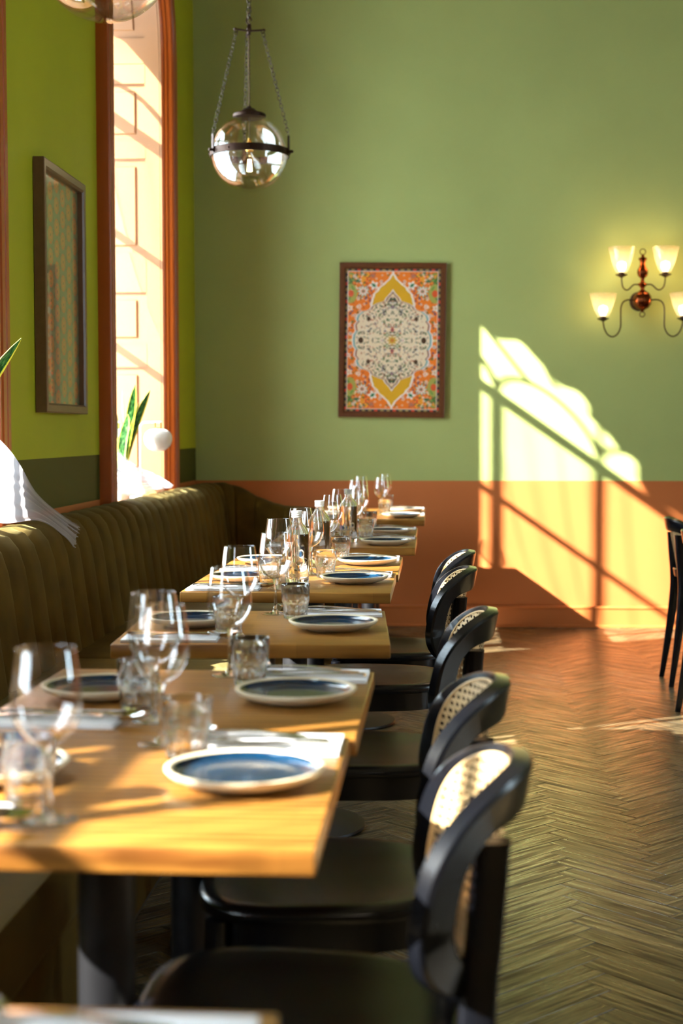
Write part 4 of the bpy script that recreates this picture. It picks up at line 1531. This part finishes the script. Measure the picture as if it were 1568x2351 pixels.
def trellis(X, Y):
    a, b = X * 3.1, Y * 5.25
    C = np.ones(X.shape + (3,)) * hx('7E8E6A')
    colm = np.floor(a); fx = a - colm - 0.5; fy = (b + 0.5 * (colm % 2)) % 1.0 - 0.5
    px, py = fx * 0.094, fy * 0.083
    r_ = np.hypot(px, py) / 0.0415; th = np.arctan2(py, px)
    C[r_ < 0.86 * (0.93 + 0.07 * np.cos(12 * th))] = hx('DE7428')
    C[r_ < 0.62] = hx('B09A54')
    C[r_ < 0.46 * (0.75 + 0.25 * np.cos(8 * th))] = hx('E8843A')
    C[r_ < 0.16] = hx('6F7A50')
    m = (np.abs(fx) > 0.47) & (np.abs(np.abs(fy) - 0.25) < 0.1)
    C[m] = hx('5A5A46')
    return C


def picture(name, loc, rot, w, h, fw, depth, mat, fn, nx, ny, label, extra=None):
    t = empty(name, loc, 0, label=label, cat='picture', group=None)
    t.rotation_euler = rot
    for sx, (a0, a1) in (('h', (0, 0)), ('v', (0, 0))):
        for sg in (-1, 1):
            mb = MB()
            # mitred rail: outer edge to inner edge, moulded face toward -y
            L = w / 2 if sx == 'h' else h / 2
            Pp = h / 2 if sx == 'h' else w / 2
            ends = []
            for e_ in (-1, 1):
                ring = []
                for ins, d in ((0.0, 0.0), (0.0, -depth), (fw * 0.12, -depth - 0.002), (fw * 0.8, -depth - 0.001), (fw, -depth + 0.006), (fw, 0.0)):
                    along = e_ * (L - ins); across = sg * (Pp - ins)
                    ring.append((along, d, across) if sx == 'h' else (across, d, along))
                ends.append(ring)
            mb.loft(ends, True, True)
            mb.build('frame_rail', mat, t, smooth=False)
    me = print_mesh(w - 2 * fw + 0.002, h - 2 * fw + 0.002, nx, ny, fn)
    p = bpy.data.objects.new('print', me); col.objects.link(p); p.parent = t; p.location = (0, -depth * 0.35, 0)
    MB().box(-w / 2 + fw - 0.001, w / 2 - fw + 0.001, -depth * 0.35 - 0.0046, -depth * 0.35 - 0.0026, -h / 2 + fw - 0.001, h / 2 - fw + 0.001).build('glass', M_picglass, t, smooth=False)
    MB().box(-w / 2 + 0.004, w / 2 - 0.004, -0.002, -0.0005, -h / 2 + 0.004, h / 2 - 0.004).build('backing', M_frame_dark, t, smooth=False)
    return t


picture('ornate_picture', (-0.272, BACK_Y - 0.003, 1.764), (0, math.radians(0.75), 0), 0.655, 0.945, 0.036, 0.028, M_frame, ornament, 330, 500,
        'framed orange and yellow ornamental medallion print on the green back wall')
picture('patterned_picture', (WALL_X + 0.003, 5.785, 1.751), (0, 0, PI / 2), 0.655, 0.945, 0.036, 0.040, M_frame_dark, trellis, 150, 220,
        'dark framed trellis print of orange rosettes behind glass, on the left wall')

# ------------------------------------------------------------------ window sill things
def make_leaf(h, w, lean, ang, curl, base_r, tw=0.0):
    rows = 18; cols = 6
    vs, fs, g = [], [], []
    for i in range(rows + 1):
        u_ = i / rows
        ww = w * (0.55 + 0.9 * u_ - 0.2 * u_ * u_) * (1 - u_ ** 4) ** 0.8 if u_ < 1 else 0
        ww = max(ww, 0.0008)
        x0 = base_r + lean * u_ ** 1.5; z0 = h * u_
        for j in range(cols + 1):
            v_ = j / cols * 2 - 1
            x = x0 + curl * (1 - v_ * v_) * -0.4 * ww + v_ * ww * math.sin(tw); y = v_ * ww * math.cos(tw) + 0.012 * math.sin(u_ * 5 + ang * 3) * u_
            vs.append((x * math.cos(ang) - y * math.sin(ang), x * math.sin(ang) + y * math.cos(ang), z0))
            g.append((v_, u_ * h * 1.5, 0))
    n = len(vs)
    nrm = Vector((math.cos(ang), math.sin(ang), 0)) * 0.0022
    vs += [tuple(Vector(p) + nrm) for p in vs]; g += g
    c1 = cols + 1
    for i in range(rows):
        for j in range(cols):
            a = i * c1 + j
            fs.append((a, a + 1, a + c1 + 1, a + c1)); fs.append((n + a, n + a + c1, n + a + c1 + 1, n + a + 1))
        for a, b in ((i * c1, (i + 1) * c1), ((i + 1) * c1 - 1, (i + 2) * c1 - 1)):
            fs.append((a, b, n + b, n + a))
    return vs, fs, g


def snake_plant(loc, specs, label, ph, pr_, group):
    t = empty('snake_plant', loc, 0, label=label, cat='plant', group=group)
    MB().lathe([(0.0, 0.0), (pr_ * 0.82, 0.0), (pr_ * 0.86, 0.004), (pr_ * 0.98, ph * 0.9), (pr_, ph), (pr_ * 0.93, ph), (pr_ * 0.9, ph - 0.02), (0, ph - 0.02)], 40).build('pot', M_pot, t, angle=40)
    MB().lathe([(pr_ * 0.93, ph - 0.012), (pr_ * 1.03, ph - 0.012), (pr_ * 1.03, ph + 0.004), (pr_ * 0.93, ph + 0.004), (pr_ * 0.93, ph - 0.012)], 40).build('pot_rim', M_potdark, t, angle=40)
    MB().lathe([(0.0, ph - 0.012), (pr_ * 0.9, ph - 0.014)], 24).build('soil', M_soil, t)
    for h, w, lean, deg, curl, br_ in specs:
        vs, fs, g = make_leaf(h, w, lean, math.radians(deg), curl, br_, math.radians(62) * math.cos(math.radians(deg)))
        me = bpy.data.meshes.new('leaf'); me.from_pydata([(x, y, z + ph - 0.02) for x, y, z in vs], [], fs)
        a = me.attributes.new('grain', 'FLOAT_VECTOR', 'POINT'); a.data.foreach_set('vector', [q for k in g for q in k])
        me.materials.append(M_leaf)
        for p in me.polygons: p.use_smooth = True
        me.update()
        o = bpy.data.objects.new('leaf', me); col.objects.link(o); o.parent = t
    return t


snake_plant((-1.602, 7.42, SILL_Z), [(0.42, 0.022, 0.02, 60, 0.5, 0.02), (0.445, 0.026, 0.075, -15, 0.5, 0.02), (0.42, 0.026, 0.135, 8, 0.6, 0.02), (0.36, 0.026, 0.09, 40, 0.5, 0.025), (0.38, 0.026, 0.06, 190, 0.5, 0.02), (0.30, 0.026, 0.07, -60, 0.4, 0.03), (0.33, 0.024, 0.08, 120, 0.5, 0.02), (0.25, 0.022, 0.05, -100, 0.5, 0.02)],
            'variegated snake plant on the far window sill beside the opal lamp', 0.155, 0.058, 'snake plants on the sills')
snake_plant((-1.565, 4.45, SILL_Z), [(0.50, 0.028, 0.275, 2, 0.5, 0.03), (0.40, 0.028, 0.03, 90, 0.5, 0.02), (0.42, 0.030, 0.05, 200, 0.5, 0.02), (0.34, 0.028, 0.05, -80, 0.5, 0.02)],
            'snake plant with one leaf showing at the left edge, by the near window', 0.15, 0.055, 'snake plants on the sills')


def lamp(loc, rz, label):
    t = empty('sill_lamp', loc, rz, label=label, cat='table lamp', group='opal globe lamps on the far sill')
    MB().lathe([(0.0, 0.0), (0.055, 0.0), (0.056, 0.006), (0.05, 0.012), (0.0, 0.013)], 40).build('base', M_whitemetal, t, angle=40)
    H_ = 0.395; Rr = 0.03; A_ = 0.112
    pts = [(0, 0, 0.01), (0, 0, H_ - Rr)] + [(Rr - Rr * math.cos(q), 0, H_ - Rr + Rr * math.sin(q)) for q in [PI / 2 * k / 6 for k in range(1, 7)]] + [(A_, 0, H_)]
    MB().tube(pts, 0.0042, 10).build('arched_stem', M_whitemetal, t, angle=60)
    mb = MB().box(0.078, 0.083, -0.004, 0.004, H_ - 0.034, H_ + 0.002).box(0.107, 0.112, -0.004, 0.004, H_ - 0.034, H_ + 0.002).box(0.078, 0.112, -0.005, 0.005, H_ - 0.038, H_ - 0.032)
    mb.build('bracket', M_brass, t, smooth=False)
    r_ = 0.0735
    gp = [(0.0, 0.054), (0.018, 0.0535), (0.040, 0.050), (0.058, 0.040), (0.069, 0.025), (r_, 0.006), (0.071, -0.014), (0.062, -0.034), (0.047, -0.050), (0.028, -0.060), (0.010, -0.0635), (0.0, -0.064)]
    pr = catmull([(a, 0, b) for a, b in gp], 3)
    MB().lathe([(max(p.x, 0), p.z) for p in pr], 48, M=Matrix.Translation((0.095, 0, H_ - 0.088))).build('opal_shade', M_opal, t, angle=80)
    MB().lathe([(0.0, 0.0), (0.016, 0.0), (0.016, 0.008), (0.0, 0.009)], 24, M=Matrix.Translation((0.095, 0, H_ - 0.037))).build('collar', M_brass, t, angle=40)
    return t


lamp((-1.536, 7.62, SILL_Z), 0.0, 'white arched sill lamp with opal glass shade, in front of the far trim')
lamp((-1.795, 7.80, SILL_Z), 0.0, 'white sill lamp with opal shade half hidden behind the snake plant')


# curtains: rows of (left point, right point, pleat depth) joined into one pleated sheet
def curtain(rows, label, nz=14, nw=150, pleats=11):
    L = [Vector(r_[0]) for r_ in rows]; Rr = [Vector(r_[1]) for r_ in rows]
    Ls, Rs = catmull(L, nz), catmull(Rr, nz)
    dep = []
    for i in range(len(rows) - 1):
        for k in range(nz): dep.append(rows[i][2] + (rows[i + 1][2] - rows[i][2]) * k / nz)
    dep.append(rows[-1][2])
    rr_ = []
    K = len(Ls)
    for i in range(K):
        a, b = Ls[i], Rs[i]
        t_ = (Ls[min(i + 1, K - 1)] + Rs[min(i + 1, K - 1)] - Ls[max(i - 1, 0)] - Rs[max(i - 1, 0)]).normalized()
        w_ = (b - a); n_ = t_.cross(w_).normalized()
        row = []
        for j in range(nw + 1):
            u_ = j / nw
            q = math.sin(u_ * pleats * 2 * PI + 0.9 * math.sin(u_ * 9)) + 0.35 * math.sin(u_ * pleats * 3.1 * PI + 1.0)
            sag = 0.0
            p = a + w_ * u_ + n_ * (dep[i] * q * 0.6)
            if i == K - 1: p += t_ * 0.006 * math.sin(u_ * 40)
            row.append(tuple(p))
        rr_.append(row)
    mb = MB().loft(rr_, False, False)
    o = mb.build('sheer_curtain', M_voile, angle=180, label=label, cat='curtain', group='white voile curtains')
    return o


def rod(wy, z):
    MB().tube([(-1.90, wy - HALF + 0.003, z), (-1.90, wy + HALF - 0.003, z)], 0.007, 10).build('curtain_rod', M_brass, label='brass curtain rod high in the %s window opening' % ('far' if wy > 6 else 'near'), cat='curtain rod', group='curtain rods')


W2, W1 = WIN_Y[0], WIN_Y[1]
for k in (2, 3):  # unseen voile added in the off-view windows to dim sun on the front tables
    wy = WIN_Y[k]
    vb = MB().loft([[(-1.90 + 0.02 * math.sin(j * 0.9), wy - 0.69 + 1.38 * j / 120, z) for j in range(121)] for z in (SILL_Z + 0.02, 3.04)], False, False)
    vb.build('added_sun_voile', M_voile, bpy.data.objects['window_%d' % (k + 1)])
curtain([((-1.90, W2 - 0.68, 3.02), (-1.90, W2 + 0.68, 3.02), 0.022),
         ((-1.90, W2 - 0.68, 2.5), (-1.90, W2 + 0.62, 2.5), 0.024),
         ((-1.89, W2 - 0.67, 2.0), (-1.89, W2 + 0.50, 2.0), 0.026),
         ((-1.85, W2 - 0.64, 1.55), (-1.84, W2 + 0.22, 1.55), 0.022),
         ((-1.72, W2 - 0.50, 1.10), (-1.68, W2 - 0.02, 1.22), 0.015),
         ((-1.53, W2 - 0.18, 0.895), (-1.535, W2 + 0.00, 1.05), 0.010),
         ((-1.455, W2 + 0.16, 0.905), (-1.47, W2 + 0.30, 0.98), 0.008),
         ((-1.405, W2 + 0.40, 0.907), (-1.43, W2 + 0.60, 0.915), 0.006)],
        'white voile curtain in the far window, swept over the banquette top')
curtain([((-1.90, W1 - 0.68, 3.02), (-1.90, W1 + 0.62, 3.02), 0.022),
         ((-1.90, W1 - 0.68, 2.3), (-1.90, W1 + 0.45, 2.3), 0.026),
         ((-1.86, W1 - 0.60, 1.8), (-1.84, W1 + 0.25, 1.8), 0.022),
         ((-1.62, W1 - 0.05, 1.15), (-1.60, W1 + 0.35, 1.38), 0.002),
         ((-1.430, W1 + 0.50, 0.930), (-1.400, W1 + 0.62, 1.175), 0.0018),
         ((-1.345, W1 + 0.84, 0.905), (-1.375, W1 + 0.94, 0.995), 0.003),
         ((-1.285, W1 + 0.95, 0.845), (-1.335, W1 + 1.14, 0.905), 0.005),
         ((-1.262, W1 + 1.00, 0.800), (-1.285, W1 + 1.18, 0.866), 0.006)],
        'white voile curtain at the left edge, draped over the banquette back', pleats=5)
rod(W2, 3.03); rod(W1, 3.03)

# swagged pelmet high in the far window (scalloped lower edge)
VP = [(0.348, 1.771), (0.419, 1.76), (0.512, 1.757), (0.557, 1.712), (0.584, 1.68), (0.765, 1.48), (0.871, 1.445), (0.924, 1.379), (0.93, 1.299), (0.992, 1.238), (1.058, 1.179), (1.117, 1.092), (1.204, 1.041), (1.252, 0.972), (1.224, 0.921), (1.299, 0.785)]
XP = -1.945
low = []
for X_, Z_ in VP:
    low.append((BACK_Y - (X_ - XP) / 1.682, Z_ + 0.70 * (X_ - XP)))
low = [(W2 + HALF - 0.02, 3.475), (W2 + 0.55, 3.50)] + low + [(W2 - 0.25, 3.09), (W2 - HALF + 0.02, 3.09)]
mb = MB()
front, back = [], []
for y, z in low:
    dy = min(abs(y - W2), HALF - 0.002)
    zt = max(SPRING_Z + math.sqrt(max(0, (HALF - 0.004) ** 2 - dy * dy)), z + 0.02)
    front.append(((XP, y, z), (XP, y, zt)))
rings = [[(XP, y, z), (XP, y, zt), (XP - 0.006, y, zt), (XP - 0.006, y, z)] for ((_, y, z), (_, _, zt)) in front]
mb.loft(rings, True, True)
mb.build('swagged_pelmet', simple('pelmet_cloth', srgb(205, 170, 130), 0.85), smooth=False, label='pale scalloped pelmet filling the arched head of the far window', cat='pelmet')
